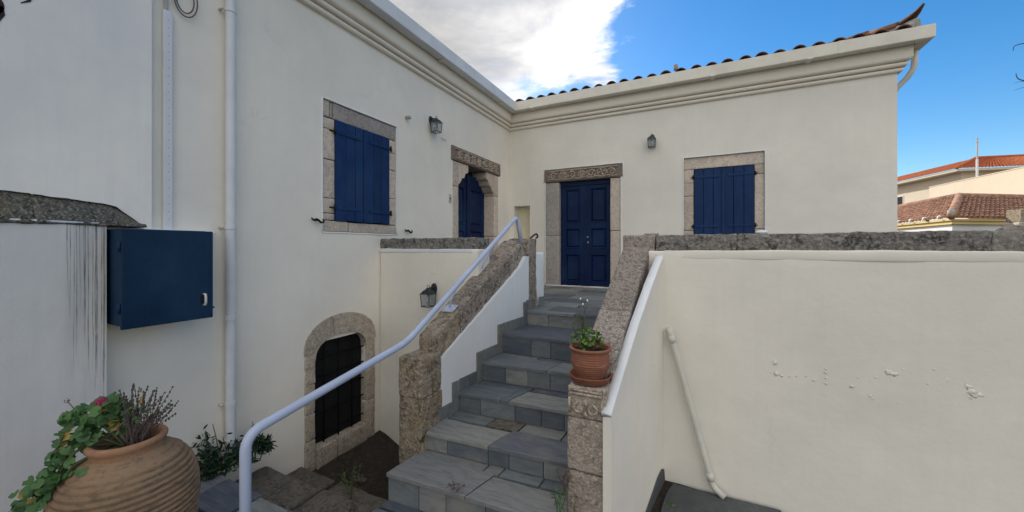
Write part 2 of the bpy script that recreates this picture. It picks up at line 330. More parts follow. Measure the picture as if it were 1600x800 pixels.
# ------------------------------------------------------------------ mesh helpers
class MB:
    def __init__(s): s.v = []; s.f = []; s.mi = []
    def add(s, vs, fs):
        o = len(s.v); s.v += [tuple(p) for p in vs]; s.f += [tuple(i+o for i in f) for f in fs]; return s
    def box(s, x0, x1, y0, y1, z0, z1):
        return s.add([(x0,y0,z0),(x1,y0,z0),(x1,y1,z0),(x0,y1,z0),(x0,y0,z1),(x1,y0,z1),(x1,y1,z1),(x0,y1,z1)],
                     [(0,3,2,1),(4,5,6,7),(0,1,5,4),(1,2,6,5),(2,3,7,6),(3,0,4,7)])
    def cbox(s, x0, x1, y0, y1, z0, z1, b=0.004):
        """box with chamfered edges"""
        xs, ys, zs = (x0, x0+b, x1-b, x1), (y0, y0+b, y1-b, y1), (z0, z0+b, z1-b, z1)
        return s.add(*round_cells(xs, ys, zs, b))
    def tube(s, pts, r, n=10, cap=True):
        pts = [Vector(p) for p in pts]; R = r if isinstance(r, (list, tuple)) else [r]*len(pts)
        vs = []; up = None
        for i, p in enumerate(pts):
            d = (pts[min(i+1, len(pts)-1)] - pts[max(i-1, 0)]).normalized()
            if up is None: up = d.orthogonal().normalized()
            up = (up - d*up.dot(d)); up = up.normalized() if up.length > 1e-6 else d.orthogonal().normalized()
            q = d.cross(up)
            vs += [p + (up*cos(2*pi*k/n) + q*sin(2*pi*k/n))*R[i] for k in range(n)]
        fs = []
        for i in range(len(pts)-1):
            for k in range(n):
                a = i*n+k; b = i*n+(k+1) % n; fs.append((a, b, b+n, a+n))
        if cap: fs += [tuple(range(n))[::-1], tuple(range((len(pts)-1)*n, len(pts)*n))]
        return s.add(vs, fs)
    def lathe(s, prof, cx, cy, n=32, cap0=False, cap1=False, wob=None):
        vs = []
        for r, z in prof:
            for k in range(n):
                a = 2*pi*k/n; rr = r*(wob(a, z) if wob else 1)
                vs.append((cx+rr*cos(a), cy+rr*sin(a), z))
        fs = []
        for i in range(len(prof)-1):
            for k in range(n):
                a = i*n+k; b = i*n+(k+1) % n; fs.append((a, b, b+n, a+n))
        if cap0: fs.append(tuple(range(n))[::-1])
        if cap1: fs.append(tuple(range((len(prof)-1)*n, len(prof)*n)))
        return s.add(vs, fs)
    def prism(s, poly, f0, f1):
        """poly: 2-D points; f0/f1 map a 2-D point to 3-D for both ends"""
        n = len(poly); vs = [f0(*p) for p in poly] + [f1(*p) for p in poly]
        return s.add(vs, [tuple(range(n))[::-1], tuple(range(n, 2*n))] + [(i, (i+1) % n, (i+1) % n+n, i+n) for i in range(n)])
    def blob(s, c, r, n=8, m=6, sx=1, sy=1, sz=1, amp=0.0, seed=0):
        vs = []
        for j in range(m+1):
            t = pi*j/m
            for k in range(n):
                a = 2*pi*k/n; d = Vector((sin(t)*cos(a), sin(t)*sin(a), cos(t)))
                q = r*(1+amp*noise.noise(d*2.1+Vector((seed*3.7, seed, 0))))
                vs.append((c[0]+d.x*q*sx, c[1]+d.y*q*sy, c[2]+d.z*q*sz))
        fs = []
        for j in range(m):
            for k in range(n):
                a = j*n+k; b = j*n+(k+1) % n; fs.append((a, a+n, b+n, b))
        return s.add(vs, fs)
    def build(s, name, mat, parent=None, smooth=False, loc=None, fix=True):
        me = bpy.data.meshes.new(name)
        base = Vector(parent['_w']) if parent is not None else Vector(loc if loc is not None else (0, 0, 0))
        me.from_pydata([tuple(Vector(p)-base) for p in s.v], [], s.f)
        if fix:
            b = bmesh.new(); b.from_mesh(me); bmesh.ops.recalc_face_normals(b, faces=b.faces); b.to_mesh(me); b.free()
        me.materials.append(M[mat])
        if smooth:
            for p in me.polygons: p.use_smooth = True
            if isinstance(smooth, float):
                b = bmesh.new(); b.from_mesh(me)
                for e in b.edges:
                    if len(e.link_faces) == 2 and e.calc_face_angle(0) > smooth: e.smooth = False
                b.to_mesh(me); b.free()
        o = bpy.data.objects.new(name, me); COL.objects.link(o)
        if parent is not None: o.parent = parent
        else: o.location = base
        o['_w'] = tuple(base)
        return o
def round_cells(xs, ys, zs, r):
    """surface of a subdivided box with rounded edges (radius r)"""
    nx, ny, nz = len(xs)-1, len(ys)-1, len(zs)-1
    idx = {}; vs = []; fs = []
    lo = Vector((xs[0]+r, ys[0]+r, zs[0]+r)); hi = Vector((xs[-1]-r, ys[-1]-r, zs[-1]-r))
    def V(i, j, k):
        if (i, j, k) not in idx:
            p = Vector((xs[i], ys[j], zs[k])); q = Vector([min(max(p[a], lo[a]), hi[a]) for a in range(3)]); d = p-q
            if d.length > 1e-9: p = q + d.normalized()*r
            idx[(i, j, k)] = len(vs); vs.append(p)
        return idx[(i, j, k)]
    for i in range(nx):
        for j in range(ny):
            fs.append((V(i,j,0), V(i,j+1,0), V(i+1,j+1,0), V(i+1,j,0))); fs.append((V(i,j,nz), V(i+1,j,nz), V(i+1,j+1,nz), V(i,j+1,nz)))
    for i in range(nx):
        for k in range(nz):
            fs.append((V(i,0,k), V(i+1,0,k), V(i+1,0,k+1), V(i,0,k+1))); fs.append((V(i,ny,k), V(i,ny,k+1), V(i+1,ny,k+1), V(i+1,ny,k)))
    for j in range(ny):
        for k in range(nz):
            fs.append((V(0,j,k), V(0,j,k+1), V(0,j+1,k+1), V(0,j+1,k))); fs.append((V(nx,j,k), V(nx,j+1,k), V(nx,j+1,k+1), V(nx,j,k+1)))
    return vs, fs
def cuts(a, b, res, r):
    n = max(1, int(round((b-a-2*r)/res)))
    return [a, a+r*0.35] + [a+r+(b-a-2*r)*i/n for i in range(n+1)] + [b-r*0.35, b]
def rough(x0, x1, y0, y1, z0, z1, res=0.05, r=0.012, amp=0.006, fs=9.0, seed=0.0, fn=None, lo=0.0):
    """a rough-hewn block: rounded box pushed about by noise, then mapped by fn"""
    r = min(r, 0.45*min(x1-x0, y1-y0, z1-z0))
    vs, fc = round_cells(cuts(x0, x1, res, r), cuts(y0, y1, res, r), cuts(z0, z1, res, r), r)
    c = Vector(((x0+x1)/2, (y0+y1)/2, (z0+z1)/2)); out = []
    l = Vector((x0+r, y0+r, z0+r)); h = Vector((x1-r, y1-r, z1-r)); sv = Vector((seed*1.7, seed*3.1, seed*0.7))
    for p in vs:
        q = Vector([min(max(p[a], l[a]), h[a]) for a in range(3)]); d = p-q
        n = d.normalized() if d.length > 1e-9 else Vector((0, 0, 1))
        k = noise.noise(p*fs+sv)*amp + noise.noise(p*fs*3.1+sv)*amp*0.5 + noise.noise(p*1.8+sv)*lo
        p = p + n*k
        out.append(fn(p) if fn else p)
    return MB().add(out, fc)
def thing(name, loc, label, cat, group=None, kind=None):
    o = bpy.data.objects.new(name, None); COL.objects.link(o); o.location = loc; o['_w'] = tuple(loc)
    o.empty_display_size = 0.1
    return tag(o, label, cat, group, kind)
def tag(o, label=None, cat=None, group=None, kind=None):
    if label: o['label'] = label
    if cat: o['category'] = cat
    if group: o['group'] = group
    if kind: o['kind'] = kind
    return o
def sub(o):     # make a part usable as a parent of sub-parts built in world coordinates
    return o
def part_empty(name, parent):
    o = bpy.data.objects.new(name, None); COL.objects.link(o); o.parent = parent; o['_w'] = parent['_w']; return o
def wallsheet(axis, off, a0, a1, z0, z1, holes, thick, out):
    """wall with rectangular holes. axis 'x': plane Y=off running along X; 'y': plane X=off running along Y.
    holes: (a0,a1,z0,z1). thick goes to the back; out = sign of the outward normal"""
    A = sorted({a0, a1, *[h[0] for h in holes], *[h[1] for h in holes]}); A = [a for a in A if a0 <= a <= a1]
    Z = sorted({z0, z1, *[h[2] for h in holes], *[h[3] for h in holes]}); Z = [z for z in Z if z0 <= z <= z1]
    def solid(i, j):
        if i < 0 or j < 0 or i >= len(A)-1 or j >= len(Z)-1: return False
        ca, cz = (A[i]+A[i+1])/2, (Z[j]+Z[j+1])/2
        return not any(h[0] < ca < h[1] and h[2] < cz < h[3] for h in holes)
    m = MB(); P = lambda a, z, d: (a, off-out*d, z) if axis == 'x' else (off-out*d, a, z)
    idx = {}
    def V(a, z, d):
        if (a, z, d) not in idx: idx[(a, z, d)] = len(m.v); m.v.append(P(a, z, d))
        return idx[(a, z, d)]
    for i in range(len(A)-1):
        for j in range(len(Z)-1):
            if not solid(i, j): continue
            a, b, c, d = A[i], A[i+1], Z[j], Z[j+1]
            for t in (0, thick): m.f.append((V(a,c,t), V(b,c,t), V(b,d,t), V(a,d,t)))
            if not solid(i-1, j): m.f.append((V(a,c,0), V(a,d,0), V(a,d,thick), V(a,c,thick)))
            if not solid(i+1, j): m.f.append((V(b,c,0), V(b,d,0), V(b,d,thick), V(b,c,thick)))
            if not solid(i, j-1): m.f.append((V(a,c,0), V(b,c,0), V(b,c,thick), V(a,c,thick)))
            if not solid(i, j+1): m.f.append((V(a,d,0), V(b,d,0), V(b,d,thick), V(a,d,thick)))
    return m
def sweep(path, prof):
    """sweep a profile (offset outwards, z) along a horizontal path of (point, miter direction)"""
    m = MB(); n = len(prof); vs = []
    for (p, mit) in path:
        for o, z in prof: vs.append((p[0]+mit[0]*o, p[1]+mit[1]*o, z))
    fs = []
    for i in range(len(path)-1):
        for k in range(n):
            a = i*n+k; b = i*n+(k+1) % n; fs.append((a, b, b+n, a+n))
    fs += [tuple(range(n))[::-1], tuple(range((len(path)-1)*n, len(path)*n))]
    return m.add(vs, fs)

# ------------------------------------------------------------------ ground
def ground_h(x, y):
    def ss(a, b, t): t = min(1, max(0, (t-a)/(b-a))); return t*t*(3-2*t)
    base = 0.03 - 0.05*ss(3.3, 4.4, x)
    left = 0.25
    left = left + (-0.05-left)*ss(-5.42, -5.30, y)
    left = left + (-0.20+0.05)*ss(-4.98, -4.86, y) + (-0.17)*ss(-4.62, -4.42, y)
    left += 0.13*(1-ss(0.02, 0.4, x))*ss(-4.6, -4.4, y)
    w = 1-ss(1.45, 1.75, x)
    h = base*(1-w) + left*w
    far = max(abs(x-3), abs(y+5))
    if far > 12: h = h*(1-ss(12, 20, far)) - 0.9*ss(12, 30, far)
    if far < 12: h += 0.012*noise.noise(Vector((x*2.3, y*2.3, 0))) + 0.006*noise.noise(Vector((x*8, y*8, 1)))
    return h
def axis(vals):
    out = []
    for a, b, n in vals: out += [a+(b-a)*i/n for i in range(n)]
    return out + [vals[-1][1]]
gx = axis([(-1500,-60,6), (-60,-6,6), (-6,-0.3,6), (-0.3,1.9,44), (1.9,3.3,10), (3.3,6,28), (6,14,10), (14,80,8), (80,1500,6)])
gy = axis([(-1500,-60,6), (-60,-12,6), (-12,-7,8), (-7,-3.4,72), (-3.4,6,8), (6,80,8), (80,1500,6)])
m = MB(); m.v = [(x, y, ground_h(x, y)) for y in gy for x in gx]
nx_ = len(gx)
m.f = [(j*nx_+i, j*nx_+i+1, (j+1)*nx_+i+1, (j+1)*nx_+i) for j in range(len(gy)-1) for i in range(nx_-1)]
tag(m.build('ground', 'soil', None, True), kind='structure')

# rough rock steps leading down to the cellar window
def place_rough(name, mat, parent, args, **k):
    sm = k.pop('smooth', 0.9)
    return rough(*args, **k).build(name, mat, parent, sm)
st = thing('cellar_steps', (0.65, -5.0, -0.1), 'worn earthen stone steps going down to the barred cellar window', 'steps')
place_rough('step', 'rock_ground', st, (0.02, 0.74, -5.40, -4.93, -0.25, 0.045), res=0.05, r=0.022, amp=0.010, fs=5, seed=3)
place_rough('step', 'rock_ground', st, (0.755, 1.40, -5.38, -4.90, -0.25, 0.03), res=0.05, r=0.022, amp=0.010, fs=5, seed=4)
place_rough('step', 'rock_ground', st, (0.02, 0.52, -4.95, -4.60, -0.4, -0.13), res=0.05, r=0.022, amp=0.010, fs=5, seed=5)
place_rough('step', 'rock_ground', st, (0.535, 1.36, -4.94, -4.57, -0.4, -0.155), res=0.05, r=0.022, amp=0.010, fs=5, seed=6)
# slate pieces on the ground
def slab(name, parent, quad, z, th=0.03, mat='slate', tilt=0.003, gap=0.004, bev=0.004):
    if name == 'tread_slab' and len(quad) == 4:      # uneven, worn edges
        out = []
        for i in range(4):
            a, b = Vector(quad[i]), Vector(quad[(i+1) % 4]); n = max(2, int((b-a).length/0.07)); t = (b-a).normalized(); s = Vector((-t.y, t.x))
            for k in range(n): out.append(tuple(a.lerp(b, k/n) + (s*0.005*(noise.noise(Vector((a.x*7+k*1.3, a.y*9, z*5)))) if k else Vector((0, 0)))))
        quad = out; tilt = tilt*0.4
    c = Vector((sum(p[0] for p in quad)/len(quad), sum(p[1] for p in quad)/len(quad)))
    zo = [random.uniform(-tilt, tilt) for _ in quad]
    q = []
    for p in quad:
        d = Vector(p)-c; l = d.length; q.append(c + d*(1-gap/max(l, 1e-3)))
    q2 = [c + (p-c)*(1-bev/max((p-c).length, 1e-3)) for p in q]
    n = len(quad)
    vs = [(p.x, p.y, z-th) for p in q] + [(p.x, p.y, z-bev+zo[i]) for i, p in enumerate(q)] + [(p.x, p.y, z+zo[i]) for i, p in enumerate(q2)]
    fs = [tuple(range(n))[::-1], tuple(range(2*n, 3*n))]
    for a in (0, n): fs += [(a+i, a+(i+1) % n, a+n+(i+1) % n, a+n+i) for i in range(n)]
    return MB().add(vs, fs).build(name, mat, parent)
yard = thing('yard_paving', (1.0, -5.7, 0.26), 'blue slate paving around the big clay jar', 'paving', kind='structure')
ys = [-6.45, -6.02, -5.68, -5.40]
for j in range(3):
    xs = [0.06, 0.40+random.uniform(-.06,.06), 0.78+random.uniform(-.06,.06), 1.12+random.uniform(-.05,.05), 1.45]
    for i in range(4):
        e = lambda: random.uniform(-.02, .02)
        slab('paving_slab', yard, [(xs[i]+e(), ys[j]), (xs[i+1]+e(), ys[j]), (xs[i+1]+e(), ys[j+1]-abs(e())), (xs[i]+e(), ys[j+1]-abs(e()))], 0.285+random.uniform(-.008,.004), 0.05, gap=0.009)
lane = thing('lane_paving', (4.2, -4.6, 0.03), 'dark concrete paving under the leaning white pipe', 'paving', kind='structure')
pvx = [3.27, 4.05, 4.9, 5.8, 6.9]
for i in range(4):
    for j, (y0, y1) in enumerate(((-3.60, -4.35), (-4.35, -5.2), (-5.2, -6.2))):
        a, b = pvx[i], pvx[i+1]; zz = 0.045 - 0.015*i
        if i == 0 and j == 0: quad = [(3.31, y0), (b, y0), (b, y1), (3.24, y1), (3.245, -3.95), (3.27, -3.74)]
        else: quad = [(a, y0), (b, y0), (b, y1), (a, y1)]
        slab('paving_slab', lane, quad, zz, 0.12, 'concrete_dark', 0.002, 0.002, 0.004)

# ------------------------------------------------------------------ the house
H = thing('house', (0, 0, 0), 'cream plastered house with navy blue doors and shutters and a tiled roof edge', 'house')
EAVE = 4.72
wl = wallsheet('y', 0.0, -6.4, 0.0, -0.8, EAVE, [(-4.35,-3.28,2.16,3.55), (-2.075,-0.445,3.385,3.622), (-2.03,-0.50,1.1,3.385), (-4.45,-3.785,-0.06,1.02)], 0.42, 1)
wl.build('wall', 'plaster_cream', H)
wb = wallsheet('x', 0.0, 0.0, 5.97, -0.8, EAVE, [(0.767,2.288,3.27,3.522), (0.794,2.25,1.1,3.27), (3.29,4.44,2.02,3.50), (0.105,0.46,2.08,2.84)], 0.42, -1)
wb.build('wall', 'plaster_cream', H)
MB().box(5.55, 5.968, 0.42, 6.0, -0.8, EAVE).box(-6.0, 5.5, 5.6, 6.0, -0.8, EAVE).box(-6.0, -5.6, -6.4, 5.55, -0.8, EAVE).box(-5.55, -0.45, -6.4, -6.0, -0.8, EAVE).build('wall', 'plaster_cream', H)
MB().box(0.095, 0.47, 0.20, 0.24, 2.07, 2.85).build('niche_back', 'plaster_niche', H)
for (x0, x1, z0, z1) in ((0.106, 0.459, 2.079, 2.083),): MB().box(x0, x1, 0.003, 0.2, z0, z1).build('niche_sill', 'plaster_niche', H)
MIT = [((0, -6.4), (1, 0)), ((0, 0), (1, -1)), ((5.97, 0), (1, -1)), ((5.97, 5.98), (1, 0))]
def swp(prof, name, mat, path=MIT): return sweep(path, prof).build(name, mat, H)
swp([(-.02,4.400),(0.034,4.400),(0.046,4.410),(0.050,4.426),(0.046,4.442),(0.034,4.452),(-.02,4.452)], 'cornice', 'plaster_trim')
swp([(-.02,4.456),(0.070,4.462),(0.082,4.474),(0.086,4.490),(0.082,4.504),(0.066,4.514),(-.02,4.514)], 'cornice', 'plaster_trim')
swp([(-.02,4.520),(0.084,4.524),(0.108,4.536),(0.118,4.556),(0.120,4.715),(0.13,4.718),(0.13,4.748),(-.02,4.748)], 'frieze', 'plaster_trim')
GP = [(0.135,4.705),(0.262,4.700),(0.270,4.708),(0.272,4.870),(0.262,4.874),(0.258,4.868),(0.256,4.72),(0.147,4.724),(0.147,4.80),(0.135,4.80)]
swp(GP, 'gutter', 'gutter_paint_white', MIT[:2]); swp(GP, 'gutter', 'gutter_paint', MIT[1:])
def bracket(x0, x1, y0, y1): MB().cbox(x0, x1, y0, y1, 4.688, 4.71, 0.004).build('gutter_bracket', 'gutter_paint', H)
for y in (-4.7, -2.55, -0.75): bracket(0.09, 0.285, y-.03, y+.03)
for x in (0.62, 3.72, 4.95): bracket(x-.03, x+.03, -0.285, -0.09)
for x in (1.9, 3.55, 5.3): MB().cbox(x-.035, x+.035, -0.2755, -0.2725, 4.701, 4.873, 0.001).build('gutter_joint', 'gutter_paint', H)
# elbow of the far corner spout
MB().tube([(6.17, 0.06, 4.72), (6.17, 0.07, 4.56), (6.165, 0.08, 4.46), (6.12, 0.13, 4.36), (6.04, 0.22, 4.26), (6.01, 0.26, 4.16), (6.01, 0.27, 4.0), (6.01, 0.27, 1.3)], 0.034, 12).build('spout', 'gutter_paint', H, True)
MB().tube([(0.22, -5.08, 4.72), (0.20, -5.1, 4.6), (0.08, -5.2, 4.45), (0.065, -5.24, 4.3)], 0.034, 10).build('spout', 'pvc', H, True)
# roofs
roof = MB()
SL = 0.26
roof.add([(0.20, -6.5, 4.80), (0.20, 0.0, 4.80), (-2.9, -6.5, 4.80+3.1*SL), (-2.9, 3.0, 4.80+3.1*SL), (-6.2, -6.5, 4.80), (-6.2, 6.2, 4.80)], [(0,1,3,2), (2,3,5,4)])
roof.add([(0.0, -0.20, 4.80), (6.17, -0.20, 4.80), (3.07, 2.9, 4.80+3.1*SL), (-2.9, 2.9, 4.80+3.1*SL), (6.17, 6.2, 4.80), (-6.2, 6.2, 4.80)], [(0,1,2,3), (1,4,2), (4,5,3,2)])
RF = roof.build('roof', 'roof_tile', H, fix=False)
def tile_mesh(flip=False):
    m = MB(); n = 8; L_ = 0.43
    for (r0, r1, y0, y1) in ((0.094, 0.078, 0, L_),):
        vs = []
        for yy, r in ((y0, r0), (y1, r1)):
            for rr in (r, r-0.014):
                for k in range(n+1):
                    a = pi*k/n; vs.append((rr*cos(a), yy, rr*sin(a)*0.95))
        w = n+1; fs = []
        for k in range(n):
            fs += [(k, k+1, 2*w+k+1, 2*w+k), (w+k, 3*w+k, 3*w+k+1, w+k+1), (k, w+k, w+k+1, k+1), (2*w+k, 2*w+k+1, 3*w+k+1, 3*w+k)]
        fs += [(0, 2*w, 3*w, w), (n, w+n, 3*w+n, 2*w+n)]
        m.add(vs, fs)
    me = bpy.data.meshes.new('roof_tile'); me.from_pydata([tuple(p) for p in m.v], [], m.f)
    b = bmesh.new(); b.from_mesh(me); bmesh.ops.recalc_face_normals(b, faces=b.faces); b.to_mesh(me); b.free()
    for p in me.polygons: p.use_smooth = True
    me.materials.append(M['roof_tile']); return me
TM = tile_mesh(); ang = math.atan(SL); rt = random.Random(3)
def tile(loc, rot):
    o = bpy.data.objects.new('roof_tile', TM); COL.objects.link(o); o.parent = RF
    o.location = loc; o.rotation_euler = rot; return o
for c in range(26):
    X = 0.33 + 0.2246*c
    for rrow in range(8):
        Y = -0.235 + 0.36*cos(ang)*rrow
        if Y > 5.80 - X: break
        tile((X+rt.uniform(-.008,.008), Y+rt.uniform(-.012,.012), 4.855+(Y+0.2)*SL+0.012*rrow*0+rt.uniform(-.006,.006)), (ang+rt.uniform(-.02,.02), 0, rt.uniform(-.03,.03)))
        if rrow < 2: tile((X+0.1123, Y+0.01, 4.895+(Y+0.2)*SL), (ang, pi, 0))
# hip at the right end: mortar bedding and upturned end tile
hv = Vector((-0.7071, 0.7071, 0))
rough(-0.09, 0.09, -0.02, 0.9, 0.0, 0.10, res=0.05, r=0.02, amp=0.012, fn=lambda p: Vector((6.10, -0.13, 4.88)) + Vector((0.7071,0.7071,0))*p.x + hv*p.y + Vector((0,0,1))*(p.z+p.y*SL*0.72)).build('hip_mortar', 'cement', RF, 0.8)
hang = math.atan(SL*0.707)
for i in range(6):
    p = Vector((6.10, -0.13, 4.96)) + hv*(0.16+0.36*i); o = tile((p.x, p.y, p.z+(0.16+0.36*i)*SL*0.707), (hang, 0, pi/4)); o.scale = (1.15, 1, 1.1)
rough(-0.045, 0.045, 0.0, 0.30, 0.0, 0.10, res=0.04, r=0.02, amp=0.008, fn=lambda p: Vector((6.13, -0.16, 4.88)) + Vector((0.7071,0.7071,0))*p.x + hv*p.y + Vector((0,0,1))*(p.z*(1.5-2.2*p.y)+p.y*0.25)).build('hip_mortar', 'cement', RF, 0.8)
hp = [Vector((5.93, 0.05, 4.985)), Vector((6.02, -0.05, 5.02)), Vector((6.08, -0.11, 5.06)), Vector((6.125, -0.155, 5.115)), Vector((6.165, -0.195, 5.19))]
m = MB(); rr_ = [0.085, 0.082, 0.07, 0.045, 0.018]; vs = []
for k_, c_ in enumerate(hp):
    side = Vector((0.7071, 0.7071, 0)); d_ = (hp[min(k_+1, 4)]-hp[max(k_-1, 0)]).normalized(); nn_ = d_.cross(side); nn_ = nn_ if nn_.z > 0 else -nn_
    for th in (1.0, 0.8):
        for a_ in range(9): vs.append(c_ + side*cos(pi*a_/8)*rr_[k_]*th + nn_*sin(pi*a_/8)*rr_[k_]*th*0.9)
fs = []
for k_ in range(4):
    for a_ in range(8):
        b_ = k_*18; fs += [(b_+a_, b_+a_+1, b_+19+a_, b_+18+a_), (b_+9+a_, b_+27+a_, b_+28+a_, b_+10+a_)]
    fs += [(k_*18, k_*18+18, k_*18+27, k_*18+9), (k_*18+8, k_*18+17, k_*18+35, k_*18+26)]
fs += [(a_, a_+9, a_+10, a_+1) for a_ in range(8)] + [(72+a_, 73+a_, 82+a_, 81+a_) for a_ in range(8)]
m.add(vs, fs).build('horn_tile', 'roof_tile', RF, True)
rough(-0.035, 0.035, -0.03, 0.03, 0.0, 0.10, res=0.03, r=0.02, amp=0.01, fn=lambda p: p+Vector((3.17, -0.10, 4.97))).build('mortar_lump', 'cement', RF, 0.8)

# stones set in the walls; wall 'L' = left wing (plane X=0), 'B' = back wing (plane Y=0)
SEED = [10]
def wstone(wall, parent, a0, a1, z0, z1, d0=0.012, d1=0.25, mat='stone_frame', name='frame_stone', res=0.045, r=0.009, amp=0.004, g=0.003):
    SEED[0] += 1
    if wall == 'L': args = (-d1, -d0, a0+g, a1-g, z0+g, z1-g)
    else: args = (a0+g, a1-g, d0, d1, z0+g, z1-g)
    return place_rough(name, mat, parent, args, res=res, r=r, amp=amp, seed=SEED[0], lo=0.004)
def wbox(wall, parent, a0, a1, z0, z1, d0, d1, mat, name, b=0.004):
    m = MB(); e = (random.random()-.5)*0.002
    m.cbox(-d1, -d0+e, a0, a1, z0, z1, b) if wall == 'L' else m.cbox(a0, a1, d0+e, d1, z0, z1, b)
    return m.build(name, mat, parent)
def hook(wall, parent, a, z, d, s=1, name='hinge_pin'):
    f = (lambda u, w, k: (-k, u, w)) if wall == 'L' else (lambda u, w, k: (u, k, w))
    m = MB().tube([f(a, z-.03, d), f(a, z+.035, d)], 0.011, 8); m.tube([f(a, z, d), f(a+s*0.045, z, d+0.03)], 0.008, 6)
    return m.build(name, 'iron', parent, True)
def shutters(wall, parent, a0, a1, z0, z1, d):
    mid = (a0+a1)/2
    for (l0, l1, hs) in ((a0, mid-0.003, -1), (mid+0.003, a1, 1)):
        w = (l1-l0)/3
        for i in range(3):
            j = random.uniform(-.003, .003)
            wbox(wall, parent, l0+w*i+0.0025, l0+w*(i+1)-0.0025, z0+random.uniform(0,.006), z1-random.uniform(0,.006), d+j, d+0.032+j, 'blue_wood', 'plank', 0.005)
        for zz in (z1-0.13, z0+0.14):
            o0, o1 = (l0+0.005, l1-0.06) if hs < 0 else (l0+0.06, l1-0.005)
            wbox(wall, parent, o0, o1, zz-0.019, zz+0.019, d-0.010, d-0.0035, 'blue_wood', 'strap', 0.003)
            hook(wall, parent, l0-0.014 if hs < 0 else l1+0.014, zz, d-0.004, hs)
    wbox(wall, parent, mid-0.024, mid+0.024, z0+0.004, z1-0.004, d-0.014, d-0.0036, 'blue_wood', 'cover_strip', 0.005)
# window in the left wing
WN = MB().box(-0.24, -0.07, -4.18, -3.42, 2.29, 3.36).build('window', 'dark_wood', H); tag(WN, 'closed blue shutters in a stone frame on the left wing')
wstone('L', WN, -4.35, -4.255, 3.375, 3.55); wstone('L', WN, -4.255, -4.215, 3.375, 3.545, mat='stone_grey', d0=0.016); wstone('L', WN, -4.215, -3.28, 3.37, 3.548, mat='stone_grey')
for z0, z1 in ((2.285,2.36),(2.36,2.52),(2.52,2.93),(2.93,3.25),(3.25,3.372)): wstone('L', WN, -4.35, -4.19, z0, z1)
for z0, z1 in ((2.28,2.62),(2.62,2.98),(2.98,3.2),(3.2,3.368)): wstone('L', WN, -3.41, -3.28, z0, z1)
wstone('L', WN, -4.35, -4.02, 2.165, 2.283, d0=0.006); wstone('L', WN, -4.02, -3.28, 2.162, 2.278, d0=0.006)
shutters('L', WN, -4.20, -3.405, 2.283, 3.368, -0.012)
# window in the back wing
WB = MB().box(3.46, 4.29, 0.07, 0.24, 2.22, 3.28).build('window', 'dark_wood', H); tag(WB, 'closed blue shutters in a stone frame on the back wing')
wstone('B', WB, 3.29, 4.44, 3.305, 3.50, d0=0.03)
for z0, z1 in ((2.20,2.28),(2.28,2.86),(2.86,3.08),(3.08,3.303)): wstone('B', WB, 3.29, 3.445, z0, z1, d0=0.03)
for z0, z1 in ((2.20,2.29),(2.29,3.15),(3.15,3.303)): wstone('B', WB, 4.307, 4.44, z0, z1, d0=0.03)
wstone('B', WB, 3.29, 4.44, 2.02, 2.198, d0=0.02)
shutters('B', WB, 3.448, 4.304, 2.205, 3.296, 0.016)
# doors
def spiral(f, ca, cz, r0, turns, d, flip=1, tr=0.010, n=34, ph=0.0):
    pts = []
    for i in range(n):
        t = i/(n-1); a = ph+flip*turns*2*pi*t; r = r0*(1-0.85*t); pts.append(f(ca+r*cos(a), cz+r*sin(a), d))
    return MB().tube(pts, [tr*(1-0.4*i/n) for i in range(n)], 7)
def carving(wall, parent, a0, a1, z0, z1, d):
    f = (lambda u, w, k: (-k, u, w)) if wall == 'L' else (lambda u, w, k: (u, k, w))
    m = MB(); L_ = a1-a0; h = z1-z0; zc = (z0+z1)/2
    def ros(ca, cz, r, pet):
        for k in range(pet):
            a = 2*pi*k/pet+0.3; c = f(ca+r*0.62*cos(a), cz+r*0.62*sin(a), d); m.blob(c, r*0.36, 8, 6, *( (0.8,1,1) if wall == 'L' else (1,0.8,1)))
        c = f(ca, cz, d-0.004); m.blob(c, r*0.26, 8, 6)
        m.tube([f(ca+r*1.08*cos(2*pi*k/24), cz+r*1.08*sin(2*pi*k/24), d) for k in range(25)], 0.011, 6)
    ros(a0+0.25*L_, zc-0.01, h*0.36, 6); ros(a0+0.5*L_, zc, h*0.30, 8); ros(a0+0.76*L_, zc+0.005, h*0.36, 4)
    for ca, fl, ph in ((0.11, 1, 0.3), (0.375, -1, 2.8), (0.625, 1, 0.3), (0.885, -1, 2.8)):
        s = spiral(f, a0+ca*L_, zc-h*0.02, h*0.33, 1.4, d, fl, 0.018, 30, ph); m.add(s.v, s.f)
        for k in range(5):
            a = random.uniform(0, 6.28); c = f(a0+ca*L_+h*0.42*cos(a), zc+h*0.36*sin(a), d); m.blob(c, 0.022, 7, 5, *((0.5,1.3,0.8) if wall == 'L' else (1.3,0.5,0.8)))
    m.tube([f(a0+L_*(0.04+0.92*i/40), z0+h*(0.13+0.05*sin(i*0.95)), d) for i in range(41)], 0.013, 6)
    m.tube([f(a0+L_*(0.04+0.92*i/40), z1-h*(0.06+0.0*sin(i*1.1+1)), d) for i in range(41)], 0.012, 6)
    return m.build('carving', 'stone_carved', parent, True)
